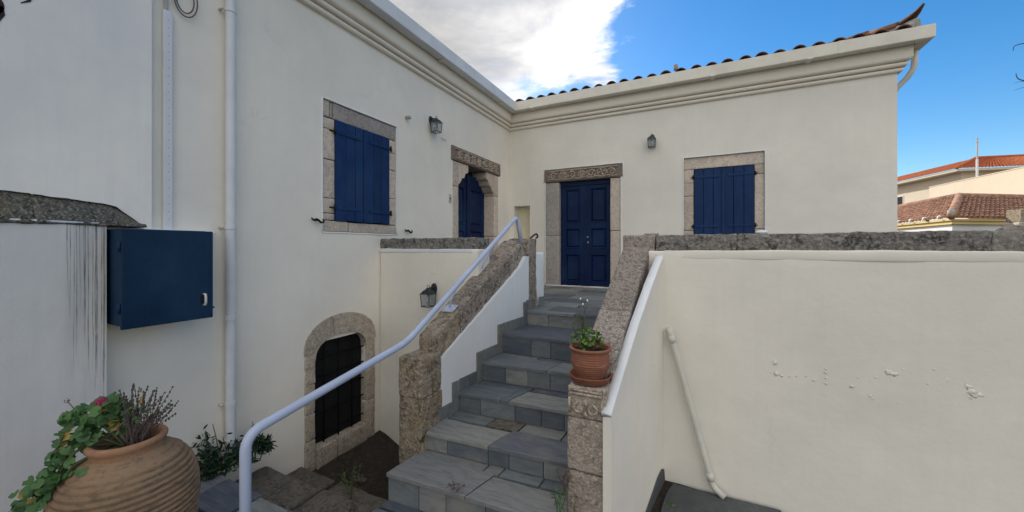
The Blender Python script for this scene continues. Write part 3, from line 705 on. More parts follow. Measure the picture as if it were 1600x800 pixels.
def leafpanels(wall, parent, a0, a1, z0, z1, d, rows):
    """one door leaf: stiles, rails and raised panels"""
    s = 0.085
    wbox(wall, parent, a0, a0+s, z0, z1, d, d+0.04, 'blue_door', 'stile'); wbox(wall, parent, a1-s, a1, z0, z1, d, d+0.04, 'blue_door', 'stile')
    for (p0, p1) in rows:
        b0, b1 = a0+s+0.012, a1-s-0.012
        P = (lambda u, w, k: (-k, u, w)) if wall == 'L' else (lambda u, w, k: (u, k, w))
        q = [(b0, p0), (b1, p0), (b1, p1), (b0, p1)]; i1 = 0.022; i2 = 0.045
        ring = lambda i, k: [P(b0+i, p0+i, k), P(b1-i, p0+i, k), P(b1-i, p1-i, k), P(b0+i, p1-i, k)]
        vs = ring(-0.012, d+0.004) + ring(0.0, d-0.010) + ring(0.012, d-0.006) + ring(i1, d+0.024) + ring(i2, d+0.008)
        fs = []
        for r in range(4): fs += [(r*4+k, r*4+(k+1) % 4, r*4+4+(k+1) % 4, r*4+4+k) for k in range(4)]
        fs.append((16, 17, 18, 19)); MB().add(vs, fs).build('door_panel', 'blue_door', parent)
    ed = [z0] + [x for r in rows for x in r] + [z1]
    for k in range(0, len(ed), 2):
        wbox(wall, parent, a0+s+0.001, a1-s-0.001, ed[k], ed[k+1]-0.0, d+0.001, d+0.04, 'blue_door', 'rail')
DB = MB().box(1.03, 2.08, 0.175, 0.22, 1.22, 3.26).build('door', 'blue_door', H); tag(DB, 'navy blue panelled double door under a carved lintel on the back wing')
rows = [(1.33, 1.86), (1.98, 2.36), (2.48, 3.12)]
leafpanels('B', DB, 1.075, 1.556, 1.25, 3.215, 0.125, rows); leafpanels('B', DB, 1.572, 2.058, 1.25, 3.215, 0.125, rows)
wbox('B', DB, 1.545, 1.585, 1.25, 3.21, 0.105, 0.124, 'blue_door', 'cover_strip', 0.006)
wbox('B', DB, 1.083, 2.05, 3.19, 3.27, 0.10, 0.16, 'blue_door', 'head_rail')
MB().blob((1.62, 0.10, 2.19), 0.018, 10, 8).tube([(1.62, 0.10, 2.19), (1.62, 0.13, 2.19)], 0.007, 6).build('door_knob', 'steel', DB, True)
MB().cbox(1.61, 1.63, 0.118, 0.1245, 2.07, 2.11, 0.002).build('keyhole', 'steel', DB)
for z0, z1 in ((1.2,2.22),(2.22,3.268)): wstone('B', DB, 0.794, 1.072, z0, z1, d0=0.02, d1=0.30, mat='stone_grey', amp=0.003)
for z0, z1 in ((1.2,2.30),(2.30,3.268)): wstone('B', DB, 2.06, 2.25, z0, z1, d0=0.015, d1=0.30, mat='stone_frame', amp=0.003)
wstone('B', DB, 0.767, 2.288, 3.272, 3.522, d0=-0.002, d1=0.30, mat='stone_lintel_shaded', name='lintel')
carving('B', DB, 0.80, 2.26, 3.29, 3.49, -0.006)
wstone('B', DB, 0.79, 2.26, 1.20, 1.252, d0=-0.03, d1=0.3, mat='stone_grey', name='threshold', g=0.0)
DL = MB().box(-0.36, -0.30, -1.88, -0.66, 1.22, 3.40).build('door', 'blue_door', H); tag(DL, 'navy blue panelled door in a corbelled stone frame on the left wing')
rows = [(1.33, 1.9), (2.0, 2.30), (2.40, 3.05)]
leafpanels('L', DL, -1.87, -1.27, 1.25, 3.3, 0.22, rows); leafpanels('L', DL, -1.255, -0.66, 1.25, 3.3, 0.22, rows)
wbox('L', DL, -1.29, -1.235, 1.25, 3.3, 0.20, 0.219, 'blue_door', 'cover_strip', 0.006)
for z0, z1 in ((1.2,2.10),(2.10,2.98),(2.98,3.383)): wstone('L', DL, -2.03, -1.865, z0, z1, d0=-0.004, d1=0.36, amp=0.003)
for z0, z1 in ((1.2,2.2),(2.2,2.98),(2.98,3.383)): wstone('L', DL, -0.665, -0.50, z0, z1, d0=-0.004, d1=0.36, amp=0.003)
def corbel(a, s, d0, d1):
    pf = [(0,3.383),(0.30*s,3.383),(0.30*s,3.27),(0.27*s,3.25),(0.22*s,3.245),(0.20*s,3.20),(0.18*s,3.155),(0.11*s,3.14),(0.09*s,3.10),(0.05*s,3.05),(0,3.03)]
    MB().prism(pf, lambda u, w: (-d0, a+u, w), lambda u, w: (-d1, a+u, w)).build('corbel', 'stone_frame', DL)
corbel(-1.866, 1, 0.004, 0.34); corbel(-0.664, -1, 0.004, 0.34)
wstone('L', DL, -2.075, -0.445, 3.387, 3.622, d0=-0.025, d1=0.36, mat='stone_lintel_shaded', name='lintel')
carving('L', DL, -2.04, -0.48, 3.405, 3.59, -0.03)
# cellar window with arched surround
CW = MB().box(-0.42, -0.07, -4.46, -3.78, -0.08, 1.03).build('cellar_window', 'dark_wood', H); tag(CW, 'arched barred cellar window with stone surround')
YC = -4.125
def arch_poly(hw, spring, crown, y0=None, n=10):
    pts = []
    for i in range(n+1):
        a = pi*(1-i/n); pts.append((YC+hw*cos(a), spring+(crown-spring)*sin(a)))
    return pts
outer = lambda t: (YC+0.02-0.455*cos(pi*t), 0.92+0.36*sin(pi*t)**0.8)
inner = lambda t: (YC+0.01-0.325*cos(pi*t), 0.84+0.225*sin(pi*t)**0.75)
nv = 5
for i in range(nv):
    t0, t1 = i/nv+0.0015, (i+1)/nv-0.0015; ns = 4
    poly = [outer(t0+(t1-t0)*k/ns) for k in range(ns+1)] + [inner(t1-(t1-t0)*k/ns) for k in range(ns+1)]
    dd_ = random.uniform(0.016, 0.026)
    MB().prism(poly, lambda u, w: (dd_, u, w), lambda u, w: (-0.20, u, w)).build('arch_stone', 'stone_cellar', CW)
for z0, z1 in ((-0.26,0.06),(0.06,0.33),(0.33,0.62),(0.62,0.915)): wstone('L', CW, -4.555, -4.44, z0, z1, d0=-0.02, d1=0.20, mat='stone_cellar', amp=0.006)
for z0, z1 in ((-0.26,0.2),(0.2,0.58),(0.58,0.915)): wstone('L', CW, -3.79, -3.655, z0, z1, d0=-0.018, d1=0.20, mat='stone_cellar', amp=0.006)
for a0, a1 in ((-4.44,-4.2),(-4.2,-3.79)): wstone('L', CW, a0, a1, -0.26, -0.045, d0=-0.045, d1=0.25, mat='stone_cellar', amp=0.006)
for y in (-4.31, -4.13, -3.95): MB().tube([(-0.035, y, -0.06), (-0.035, y, 1.04)], 0.008, 8).build('bar', 'void', CW, True)
for z in (0.05, 0.27, 0.47, 0.66, 0.84): MB().tube([(-0.035, -4.44, z), (-0.035, -3.76, z)], 0.008, 8).build('bar', 'void', CW, True)
def rim(wall, pts):
    pts = pts+[pts[0]]
    for (a, z), (b, w) in zip(pts, pts[1:]):
        f = (lambda u, v, k: (k, u, v)) if wall == 'L' else (lambda u, v, k: (u, -k, v)); n = max(2, int(Vector((b-a, w-z)).length/0.08))
        MB().tube([f(a+(b-a)*i/n+0.004*noise.noise(Vector((a+i*.4, z, 1))), z+(w-z)*i/n+0.004*noise.noise(Vector((a, z+i*.4, 2))), 0.001) for i in range(n+1)], 0.009, 6).build('plaster_rim', 'plaster_white', H, True)
rim('L', [(-4.355,2.155),(-3.275,2.155),(-3.275,3.555),(-4.355,3.555)]); rim('B', [(3.285,2.015),(4.445,2.015),(4.445,3.505),(3.285,3.505)])
rim('B', [(0.789,1.25),(0.789,3.268),(0.762,3.268),(0.762,3.527),(2.293,3.527),(2.293,3.268),(2.255,3.268),(2.255,1.25)])
# shutter holdbacks, plaque, stubs on the wall
def holdback(y, z, par):
    m = MB().tube([(0.0, y, z), (0.045, y, z)], 0.009, 8)
    m.tube([(0.05, y-0.075, z+0.022), (0.05, y-0.065, z+0.005), (0.05, y-0.045, z), (0.05, y-0.02, z+0.008), (0.05, y, z+0.002), (0.05, y+0.03, z-0.022), (0.05, y+0.055, z-0.018), (0.05, y+0.065, z), (0.05, y+0.05, z+0.012)], [0.006,0.009,0.011,0.013,0.012,0.012,0.011,0.009,0.006], 8)
    return m.build('shutter_holdback', 'iron', par, True)
holdback(-4.435, 2.272, H); holdback(-3.10, 2.213, H)
MB().cbox(0.001, 0.012, -2.135, -2.075, 2.70, 2.83, 0.003).build('bell_plate', 'brass_plate', H)
MB().blob((0.014, -2.105, 2.765), 0.014, 8, 6, 0.6, 1, 1).build('bell_button', 'iron', H, True)
MB().tube([(0, -3.10, 3.73), (0.05, -3.10, 3.725)], 0.02, 8).blob((0.055, -3.10, 3.722), 0.026, 8, 6).build('pipe_stub', 'cement', H, True)
MB().tube([(0, -2.33, 3.66), (0.02, -2.30, 3.65), (0.02, -2.22, 3.645)], 0.006, 6).build('wire_stub', 'pvc_cream', H, True)

# ------------------------------------------------------------------ terrace
YF = -3.57; ZT = 1.24
T = thing('terrace', (2.0, -3.4, 0.0), 'plastered terrace with rough grey stone coping in front of the house', 'terrace')
place_rough('wall', 'plaster_cream', T, (0.004, 1.40, YF, -3.30, -0.75, 1.975), res=0.10, r=0.018, amp=0.003, fs=3, seed=1, lo=0.006)
place_rough('wall', 'plaster_cream', T, (3.02, 9.2, YF, -3.30, -0.75, 1.965), res=0.10, r=0.018, amp=0.003, fs=3, seed=2, lo=0.006)
place_rough('plaster_bead', 'plaster_cream', T, (3.235, 9.2, YF-0.003, YF+0.03, 1.90, 1.974), res=0.07, r=0.012, amp=0.006, fs=4, seed=21, lo=0.008)
place_rough('plaster_bead', 'plaster_white', T, (0.006, 1.34, YF-0.008, YF+0.03, 1.935, 1.980), res=0.07, r=0.008, amp=0.005, fs=4, seed=22, lo=0.006)
def coping(a, b, seed, z0=1.968, z1=2.10, y0=YF+0.012, y1=-3.255):
    place_rough('coping_stone', 'stone_coping', T, (a+0.0008, b-0.0008, y0, y1, z0, z1), res=0.028, r=0.009, amp=0.011, fs=16, seed=seed, lo=0.004)
for i, (a, b) in enumerate(((0.002, 0.47), (0.47, 0.93), (0.93, 1.37))): coping(a, b, 30+i)
cx_ = [3.17, 3.77, 4.46, 5.145, 5.95, 6.8, 7.6, 8.4, 9.2]
for i in range(8): coping(cx_[i], cx_[i+1], 40+i*1.3)
FLR = MB().box(0.004, 1.36, -3.30, -0.004, 0.9, 1.205).box(1.36, 3.0, -2.80, -0.004, 0.9, 1.205).box(3.0, 9.2, -3.30, -0.004, 0.9, 1.205).build('floor', 'mortar', T)
yy = [-2.78, -2.38, -2.02, -1.62, -1.2, -0.8, -0.4, -0.035]; r5 = random.Random(5)
for j in range(len(yy)-1):
    x = 0.05
    while x < 5.9:
        w = r5.uniform(0.38, 0.7); x2 = min(x+w, 5.95)
        if 5.95-x2 < 0.2: x2 = 5.95
        e = lambda: r5.uniform(-.03, .03)
        slab('paving_slab', FLR, [(x, yy[j]), (x2, yy[j]), (x2, yy[j+1]), (x, yy[j+1])], ZT, 0.03, gap=0.007)
        x = x2
# blistered plaster on the right wall
BL = [(4.018,1.13,.0091),(3.989,1.05,.0039),(4.024,1.045,.0078),(4.057,1.035,.0058),(4.108,1.038,.0045),(4.152,1.048,.0032),(4.205,1.055,.0026),(4.251,1.032,.0058),(4.32,1.125,.0032),(4.318,1.095,.004),(4.323,1.057,.0048),(4.32,1.02,.0035),(4.465,1.022,.0052),(4.562,.972,.0052),(4.573,.953,.0039),(4.661,1.149,.0091),(4.682,1.14,.0091),(4.73,1.18,.0032),(4.755,1.056,.0039),(4.755,1.039,.0045),(4.703,.951,.0032),(4.759,.964,.0039),(4.848,1.103,.0058),(4.877,1.049,.0045),(4.877,1.03,.0052),(4.874,1.202,.0045),(4.941,1.142,.0084),(5.034,1.113,.0129),(5.05,1.083,.0142),(5.061,1.064,.0104),(5.08,1.07,.0097),(5.043,1.045,.0065),(4.592,1.104,.0032),(4.499,1.092,.0032)]
for i, (x, z, r) in enumerate(BL):
    MB().blob((x, YF-0.001, z), r*1.5, 11, 8, random.uniform(.9,1.7), 0.26, random.uniform(.6,1.1), 0.95, i).build('plaster_blister', 'plaster_cream', T, True)

# ------------------------------------------------------------------ staircase
S = thing('staircase', (2.1, -4.2, 0.0), 'slate staircase with rough stone parapets climbing to the terrace door', 'staircase')
xl = lambda y: 1.65+(y+2.86)*0.086
xr = lambda y: 2.93+(y+3.48)*0.11
NZ = [(-2.863,1.24),(-3.42,1.071),(-3.793,0.868),(-4.155,0.688),(-4.585,0.517),(-4.95,0.372),(-5.36,0.169)]
SK = [0.0, 0.03, 0.055, 0.055, 0.06, 0.05, 0.05]
def nose(k, x): return NZ[k][0] + (x-1.5)*SK[k]
def XL(k, y): return xl(y)
def XR(k, y): return min(xr(y), 2.80) if k < 5 else 2.775
rs = random.Random(11)
core = MB()
for k in range(7):
    z = NZ[k][1]-0.026; y0 = NZ[k][0]+0.035; yb = -2.6 if k == 0 else NZ[k-1][0]+0.25
    xa, xb = xl(y0)+0.012, XR(k, y0)
    core.add([(xa, y0, -0.5), (xb, y0+(xb-xa)*SK[k], -0.5), (xb, yb, -0.5), (xl(yb), yb, -0.5), (xa, y0, z), (xb, y0+(xb-xa)*SK[k], z), (xb, yb, z), (xl(yb), yb, z)],
             [(0,3,2,1),(4,5,6,7),(0,1,5,4),(1,2,6,5),(2,3,7,6),(3,0,4,7)])
core.build('core', 'mortar', S)
LAY = {1: ([0.0, 0.62, 1.0], 1.0, [0, 1]), 2: ([0.0, 0.55, 1.0], 0.72, [0, 0.36, 1]), 3: ([0.0, 0.34, 0.40, 1.0], 0.70, [0, 0.45, 1]), 4: ([0.0, 0.45, 1.0], 0.60, [0, 0.30, 0.52, 0.80, 1]), 5: ([0.0, 0.50, 1.0], 0.68, [0, 0.46, 0.56, 0.80, 1]), 6: ([0.0, 0.40, 1.0], 0.75, [0, 0.5, 1])}
for k in range(1, 7):
    us, fr, ub = LAY[k]; z = NZ[k][1]
    def pt(u, v):   # u across, v from nose (0) to riser (1)
        yl = NZ[k][0]+(NZ[k-1][0]+0.03-NZ[k][0])*v; x = xl(yl)+(XR(k, yl)-xl(yl))*u
        y = nose(k, x)+(nose(k-1, x)+0.03-nose(k, x))*v; return (x, y)
    for i in range(len(us)-1):
        j0 = 0 if us[i] == 0 else rs.uniform(-.02, .02); v1 = [fr+rs.uniform(-.04, .04) if fr < 1 else 1.0 for _ in range(2)]
        sk = 0.05 if 0 < i else 0
        slab('tread_slab', S, [pt(us[i], 0), pt(us[i+1], 0), pt(min(1, us[i+1]+(0.04 if us[i+1] < 1 else 0)), v1[1]), pt(us[i]+(0.04 if us[i] > 0 else 0), v1[0])], z+rs.uniform(-.002,.002), 0.030, gap=0.004, bev=0.005)
    if fr < 1:
        for i in range(len(ub)-1):
            slab('tread_slab', S, [pt(ub[i], fr+0.045), pt(ub[i+1], fr+0.045), pt(min(1, ub[i+1]), 1), pt(ub[i], 1)], z-0.003+rs.uniform(-.003,.001), 0.03, 'rock_ground' if (k == 4 and i == 1) else 'slate', gap=0.006)
# landing nosing
q = [0.0, 0.45, 1.0]
for i in range(2):
    xa = 1.65+q[i]*1.33; xb = 1.65+q[i+1]*1.33
    slab('tread_slab', S, [(xa, -2.868), (xb, -2.868), (xb, -2.79), (xa, -2.79)] if False else [(xa, -2.868), (xb, -2.868), (xb, -2.785), (xa, -2.785)], ZT+0.001, 0.03)
for k in range(6):
    zt = NZ[k][1]-0.031; zb = NZ[k+1][1]+0.001; n = (4, 4, 5, 5, 5, 5)[k]
    cs_ = [0]+sorted((i+rs.uniform(-.22,.22))/n for i in range(1, n))+[1]
    for i in range(n):
        x0 = xl(NZ[k][0])+0.008; x1 = XR(k, NZ[k][0]) if k else 2.98
        a, b = x0+(x1-x0)*cs_[i]+0.003, x0+(x1-x0)*cs_[i+1]-0.003; o = 0.014+rs.uniform(-.002,.003)
        ya, yb = nose(k, a)+o, nose(k, b)+o
        vs = [(a,ya,zb),(b,yb,zb),(b,yb+.02,zb),(a,ya+.02,zb),(a,ya,zt),(b,yb,zt),(b,yb+.02,zt),(a,ya+.02,zt)]
        MB().add(vs, [(0,3,2,1),(4,5,6,7),(0,1,5,4),(1,2,6,5),(2,3,7,6),(3,0,4,7)]).build('riser_tile', 'slate', S)
# left parapet: white plaster, stepped slate skirting, sloping coping, end post, lower pillar
zL = lambda y: 2.1+0.53*(y+2.8)
def zLw(y):      # top of the plaster: rounded at the upper end
    return min(zL(y)-0.235, 1.955) if y < -2.95 else 1.86+0.03*sin((y+2.95)*6)
prof = [(-4.50, 0.62), (-4.50, 0.93)] + [(y, zLw(y)) for y in [-4.44+i*0.085 for i in range(18)]] + [(-2.86, 1.89), (-2.79, 1.885), (-2.79, 0.6), (-3.4, 0.2), (-4.5, -0.5)]
MB().prism(prof, lambda y, z: (xl(y)-0.004, y, z), lambda y, z: (1.335, y, z)).build('parapet_wall', 'plaster_white', S)
place_rough('parapet_wall', 'plaster_white', S, (1.37, 1.635, -2.52, -2.22, 1.2, 1.93), res=0.08, r=0.03, amp=0.006, fs=4, seed=51)
MB().box(1.339, 1.46, -4.36, -2.83, -0.6, 0.66).build('parapet_base', 'plaster_cream', S)
def slopL(p):   # x across (0..), y along, z below the sloping plane
    t = (p.y+4.4)/1.6; w = 0.165+0.12*t
    return Vector((1.325+p.x/0.2*w, p.y, (zL(p.y) if p.y < -2.86 else zL(-2.86)+0.2*(p.y+2.86))+p.z))
for i, (a, b) in enumerate(((-4.42, -4.06), (-4.06, -3.18), (-3.18, -2.785))):
    place_rough('coping_stone', 'stone_brown' if i == 0 else 'stone_coping_warm', S, (0, 0.2, a+0.002, b-0.002, -0.255, 0.0), res=0.03, r=0.010, amp=0.007, fs=13, seed=60+i*2, fn=slopL, lo=0.003)
place_rough('end_post', 'stone_coping_warm', S, (1.37, 1.648, -2.78, -2.525, 1.215, 2.105), res=0.035, r=0.018, amp=0.009, fs=13, seed=66, lo=0.006)
place_rough('pillar_stone', 'stone_brown', S, (1.285, 1.525, -4.63, -4.36, 0.78, 1.105), res=0.03, r=0.016, amp=0.007, fs=11, seed=70, lo=0.003)
place_rough('pillar_stone', 'stone_brown', S, (1.290, 1.53, -4.625, -4.36, -0.6, 0.782), res=0.035, r=0.008, amp=0.006, fs=11, seed=71, lo=0.003)
def plate(name, y0, y1, z0, z1):
    m = MB(); a, b = xl(y0), xl(y1)
    m.add([(a-.002,y0,z0),(a+.012,y0,z0),(b+.012,y1,z0),(b-.002,y1,z0),(a-.002,y0,z1),(a+.012,y0,z1),(b+.012,y1,z1),(b-.002,y1,z1)],
          [(0,3,2,1),(4,5,6,7),(0,1,5,4),(1,2,6,5),(2,3,7,6),(3,0,4,7)])
    return m.build(name, 'slate', S)
for k in range(1, 5):
    y0, z = NZ[k]; yb = NZ[k-1][0]
    plate('skirting_tile', y0+0.035, yb-0.070, z+0.002, z+0.108)
    plate('skirting_tile', yb-0.067, yb+0.012, z+0.002, NZ[k-1][1]+0.105)
plate('skirting_tile', -2.86, -2.80, 1.243, 1.36); plate('skirting_tile', -2.515, -2.40, 1.243, 1.36)
# right parapet
zR = lambda y: 1.17+0.689*(y+4.75)
xo = lambda y: 3.05+(y+4.75)*0.157
def zRw(y): t = (y+4.78)/1.21; return 1.045+0.885*t+0.045*sin(pi*t)
prof = [(-4.79, -0.6)] + [(-4.79+0.1225*i, zRw(-4.79+0.1225*i)) for i in range(11)] + [(-3.565, -0.6)]
MB().prism(prof, lambda y, z: (xo(y), y, z), lambda y, z: (xo(y)-0.05, y, z)).build('parapet_wall', 'plaster_cream', S)
def strip(pts):      # rounded plaster lip following the slope
    m = MB(); n = len(pts); sec = [(-.058,-.02),(-.002,-.012),(0.0015,-.006),(-.001,0.000),(-.008,0.003),(-.058,0.008)]; k = len(sec); vs = []
    for i, y in enumerate(pts):
        for o, dz in sec: vs.append((xo(y)+o+0.003*noise.noise(Vector((y*9,o*20,0))), y, zRw(y)+dz+0.004*noise.noise(Vector((y*7,3,0)))))
    fs = [(i*k+j, i*k+(j+1) % k, (i+1)*k+(j+1) % k, (i+1)*k+j) for i in range(n-1) for j in range(k)]+[tuple(range(k)), tuple(range((n-1)*k, n*k))]
    return m.add(vs, fs)
strip([-4.795+0.035*i for i in range(36)]).build('plaster_edge', 'plaster_white', S, True)
xin = lambda y: 2.905+(y+3.48)*0.0885
prof = [(-4.56, -0.5), (-4.56, 0.95), (-3.5, zR(-3.5)-0.2), (-2.79, 1.75), (-2.79, -0.5)]
MB().prism(prof, lambda y, z: (xin(y)+0.012, y, z), lambda y, z: (min(xo(y)-0.052, 3.15), y, z)).build('parapet_core', 'plaster_white', S)
def slopR(p): return Vector((xin(p.y)+p.x, p.y, zR(p.y)+p.z))
for i, (a, b) in enumerate(((-4.60, -4.20), (-4.20, -3.80), (-3.80, -3.50))):
    if i == 1: b = -3.50
    if i == 2: break
    place_rough('coping_stone', 'stone_pale', S, (0, 0.222, a+0.002, b-0.002, -0.235, 0.0), res=0.028, r=0.016, amp=0.006, fs=17, seed=80+i*3, fn=slopR, lo=0.004)
place_rough('coping_stone', 'stone_pale', S, (2.895, 3.165, -3.545, -3.25, 1.96, 2.103), res=0.03, r=0.014, amp=0.006, fs=17, seed=88)
place_rough('coping_stone', 'stone_pale', S, (2.90, 3.15, -3.245, -2.79, 1.74, 2.095), res=0.05, r=0.014, amp=0.006, fs=17, seed=89)
for i, (z0, z1) in enumerate(((-0.5, 0.64), (0.645, 0.965), (0.97, 1.16))):
    place_rough('pillar_stone', 'stone_pale_warm', S, (2.772, 3.012, -4.775, -4.52, z0, z1), res=0.035, r=0.014, amp=0.007, fs=13, seed=90+i, lo=0.004)
c = MB()      # carved palmette on the pillar head
for s in (-1, 1):
    pts = []
    for i in range(26):
        t = i/25; a = pi/2 - s*(0.2+5.0*t); r = 0.045*(1-0.75*t); pts.append((2.888+s*0.036+r*cos(a)*0.9, -4.785, 1.030+r*sin(a)*0.8))
    c.tube(pts, [0.010*(1-0.4*i/26) for i in range(26)], 7)
c.blob((2.888, -4.783, 1.068), 0.018, 8, 6, 1, 0.6, 1.4); c.blob((2.888, -4.783, 1.0), 0.014, 8, 6, 1, 0.6, 1.3)
c.tube([(2.795, -4.784, 1.118), (2.985, -4.784, 1.118)], 0.010, 7); c.tube([(2.795, -4.784, 1.138), (2.985, -4.784, 1.138)], 0.007, 7)
for s in (-1, 1): c.tube([(2.888+s*0.098, -4.783, 1.0), (2.888+s*0.098, -4.783, 1.09)], 0.008, 6)
c.build('carving', 'stone_pale_warm', S, True)

# ------------------------------------------------------------------ handrail
def bend(pts, r=0.07, n=7):
    pts = [Vector(p) for p in pts]; out = [pts[0]]
    for i in range(1, len(pts)-1):
        a, b, c = pts[i-1], pts[i], pts[i+1]; u = (a-b).normalized(); w = (c-b).normalized(); rr = min(r, (a-b).length*0.45, (c-b).length*0.45)
        p0, p1 = b+u*rr, b+w*rr
        for k in range(n+1):
            t = k/n; out.append(p0*(1-t)**2 + b*2*t*(1-t) + p1*t*t)
    return out+[pts[-1]]
HR = thing('handrail', (1.53, -5.9, 0.27), 'pale lilac painted tubular steel handrail along the slate stairs', 'handrail')
railp = bend([(1.545, -5.935, 0.0), (1.545, -5.935, 1.06)], 0.1) 
path = bend([(1.545, -5.935, 0.0), (1.545, -5.935, 1.10), (1.50, -4.77, 1.274), (1.575, -2.96, 2.36), (1.60, -2.90, 2.05)], 0.085)
MB().tube(path, 0.0245, 16).build('tube', 'rail_paint', HR, True)
MB().tube([(1.415, -4.10, 1.40), (1.43, -4.09, 1.50), (1.500, -4.07, 1.66)], 0.007, 8).build('strut', 'rail_paint', HR, True)
MB().add([(1.36,-4.14,1.402),(1.48,-4.14,1.402),(1.48,-4.05,1.45),(1.36,-4.05,1.45),(1.36,-4.14,1.410),(1.48,-4.14,1.410),(1.48,-4.05,1.458),(1.36,-4.05,1.458)],[(0,3,2,1),(4,5,6,7),(0,1,5,4),(1,2,6,5),(2,3,7,6),(3,0,4,7)]).build('foot_plate', 'rail_paint', HR)
for dx_, dy_ in ((-.04,-.03),(.04,-.03),(-.04,.03),(.04,.03)): MB().blob((1.42+dx_, -4.095+dy_, 1.434+dy_*0.53), 0.008, 6, 5).build('bolt', 'steel', HR, True)
for a_ in (path[10], path[18], path[-10]): MB().blob(a_, 0.0275, 12, 8, 1, 1, 1).build('weld', 'rail_paint', HR, True)
MB().tube([(1.36, -3.50, 1.70), (1.42, -3.49, 1.80), (1.545, -3.47, 2.02)], 0.006, 8).build('strut', 'rail_paint', HR, True)
MB().lathe([(0.055,0.27),(0.055,0.282),(0.03,0.286)], 1.545, -5.935, 16, False, True).build('foot_plate', 'rail_paint', HR)

# ------------------------------------------------------------------ wall lanterns
def lantern(loc, rz, label):
    t = thing('wall_lantern', loc, label, 'lantern', 'wall lanterns')
    t.rotation_euler = (0, 0, rz); t['_w'] = (0, 0, 0)
    # local: wall plane at y=0, light hangs out towards -y
    m = MB(); n = 14
    m.prism([(0.042*cos(2*pi*k/n), 0.062*sin(2*pi*k/n)+0.05) for k in range(n)], lambda u, w: (u, 0.0, w), lambda u, w: (u*0.85, -0.018, 0.05+(w-0.05)*0.85)); m.build('back_plate', 'lantern_metal', t, 0.6)
    MB().tube([(0,-0.012,0.05),(0,-0.04,0.062),(0,-0.07,0.058),(0,-0.095,0.05)], 0.014, 8).build('arm', 'lantern_metal', t, True)
    cy = -0.105; w0, w1 = 0.060, 0.052
    m = MB()
    for (h0, r0, h1, r1) in ((0.0, 0.066, 0.008, 0.066), (0.008, 0.056, 0.032, 0.044), (0.032, 0.044, 0.055, 0.018), (0.055, 0.018, 0.066, 0.012)):
        m.add([(-r0,cy-r0,h0),(r0,cy-r0,h0),(r0,cy+r0,h0),(-r0,cy+r0,h0),(-r1,cy-r1,h1),(r1,cy-r1,h1),(r1,cy+r1,h1),(-r1,cy+r1,h1)],[(0,3,2,1),(4,5,6,7),(0,1,5,4),(1,2,6,5),(2,3,7,6),(3,0,4,7)])
    m.build('cap', 'lantern_metal', t)
    MB().tube([(0.016*cos(2*pi*k/14), cy, 0.080+0.016*sin(2*pi*k/14)) for k in range(15)], 0.0028, 6).build('ring', 'lantern_metal', t, True)
    for sx in (-1, 1):
        for sy in (-1, 1): MB().tube([(sx*w0, cy+sy*w0, 0.0), (sx*w1, cy+sy*w1, -0.135)], 0.0048, 6).build('bar', 'lantern_metal', t)
    m = MB(); fr = [(-w1,cy-w1,-.137),(w1,cy-w1,-.137),(w1,cy+w1,-.137),(-w1,cy+w1,-.137)]
    for k in range(4): m.tube([fr[k], fr[(k+1) % 4]], 0.0055, 6)
    m.build('base_frame', 'lantern_metal', t)
    for k in range(4):
        a = k*pi/2; R = Matrix.Rotation(a, 3, 'Z'); e = 0.003
        vs = [R @ Vector(p) + Vector((0, cy, 0)) for p in ((-w0+.004,-w0,-.002),(w0-.004,-w0,-.002),(w1-.004,-w1,-.133),(-w1+.004,-w1,-.133),(-w0+.004,-w0+e,-.002),(w0-.004,-w0+e,-.002),(w1-.004,-w1+e,-.133),(-w1+.004,-w1+e,-.133))]
        MB().add(vs, [(0,3,2,1),(4,5,6,7),(0,1,5,4),(1,2,6,5),(2,3,7,6),(3,0,4,7)]).build('pane', 'glass', t)
    MB().tube([(0,cy,0),(0,cy,-.03)], 0.014, 10).build('lamp_holder', 'lantern_metal', t, True)
    MB().blob((0,cy,-.06), 0.026, 10, 8, 1, 1, 1.25).build('bulb', 'far_white', t, True)
    return t
lantern((0.0, -2.585, 3.80), pi/2, 'black wall lantern between the left wing shutters and the corbelled door')
lantern((2.79, 0.0, 3.86), 0, 'black wall lantern between the carved double door and the back wing shutters')
o = lantern((0.835, -3.575, 1.485), 0, 'black wall lantern low on the terrace wall beside the handrail')
MB().add([(0.835+0.06*cos(2*pi*k/24)*s_, -3.5765-0.002*(j_ % 2), 1.655+0.06*sin(2*pi*k/24)*s_) for j_, s_ in enumerate((0.93, 1.0, 1.07)) for k in range(24)], [(j*24+k, j*24+(k+1) % 24, (j+1)*24+(k+1) % 24, (j+1)*24+k) for j in range(2) for k in range(24)]).build('box_cover', 'plaster_cream', T)

# ------------------------------------------------------------------ neighbouring wall, cabinet, pipes
NW = thing('boundary_wall', (0.1, -6.4, 0.2), 'weathered whitewashed wall with a mossy stone ledge left of the blue cabinet', 'wall')
MB().box(-0.4, 0.06, -10.5, -5.735, 2.1, 5.6).build('upper_wall', 'plaster_old', NW)
MB().box(-0.4, 0.145, -10.5, -5.985, -0.4, 2.16).build('lower_wall', 'plaster_stained', NW)
def ledge(p):      # inclined ledge face between the lower and upper wall
    t = min(1, max(0, (p.z-2.155)/0.15)); tip = max(0, (p.y+5.93)/0.16) if p.y > -5.93 else 0
    return Vector((p.x-0.085*t*(1 if p.x > 0.1 else 0), p.y, p.z if t == 0 else 2.155+(p.z-2.155)*max(0.1, 1-0.85*tip) - 0.10*max(0, (p.y+6.35))*0.9*t))
lx = [-7.6, -6.9, -6.27, -5.79]
for i in range(3):
    place_rough('ledge_stone', 'stone_ledge', NW, (0.02, 0.158, lx[i]+0.0003, lx[i+1]-0.0003, 2.13, 2.31), res=0.03, r=0.010, amp=0.008, fs=14, seed=110+i, fn=ledge, lo=0.002)
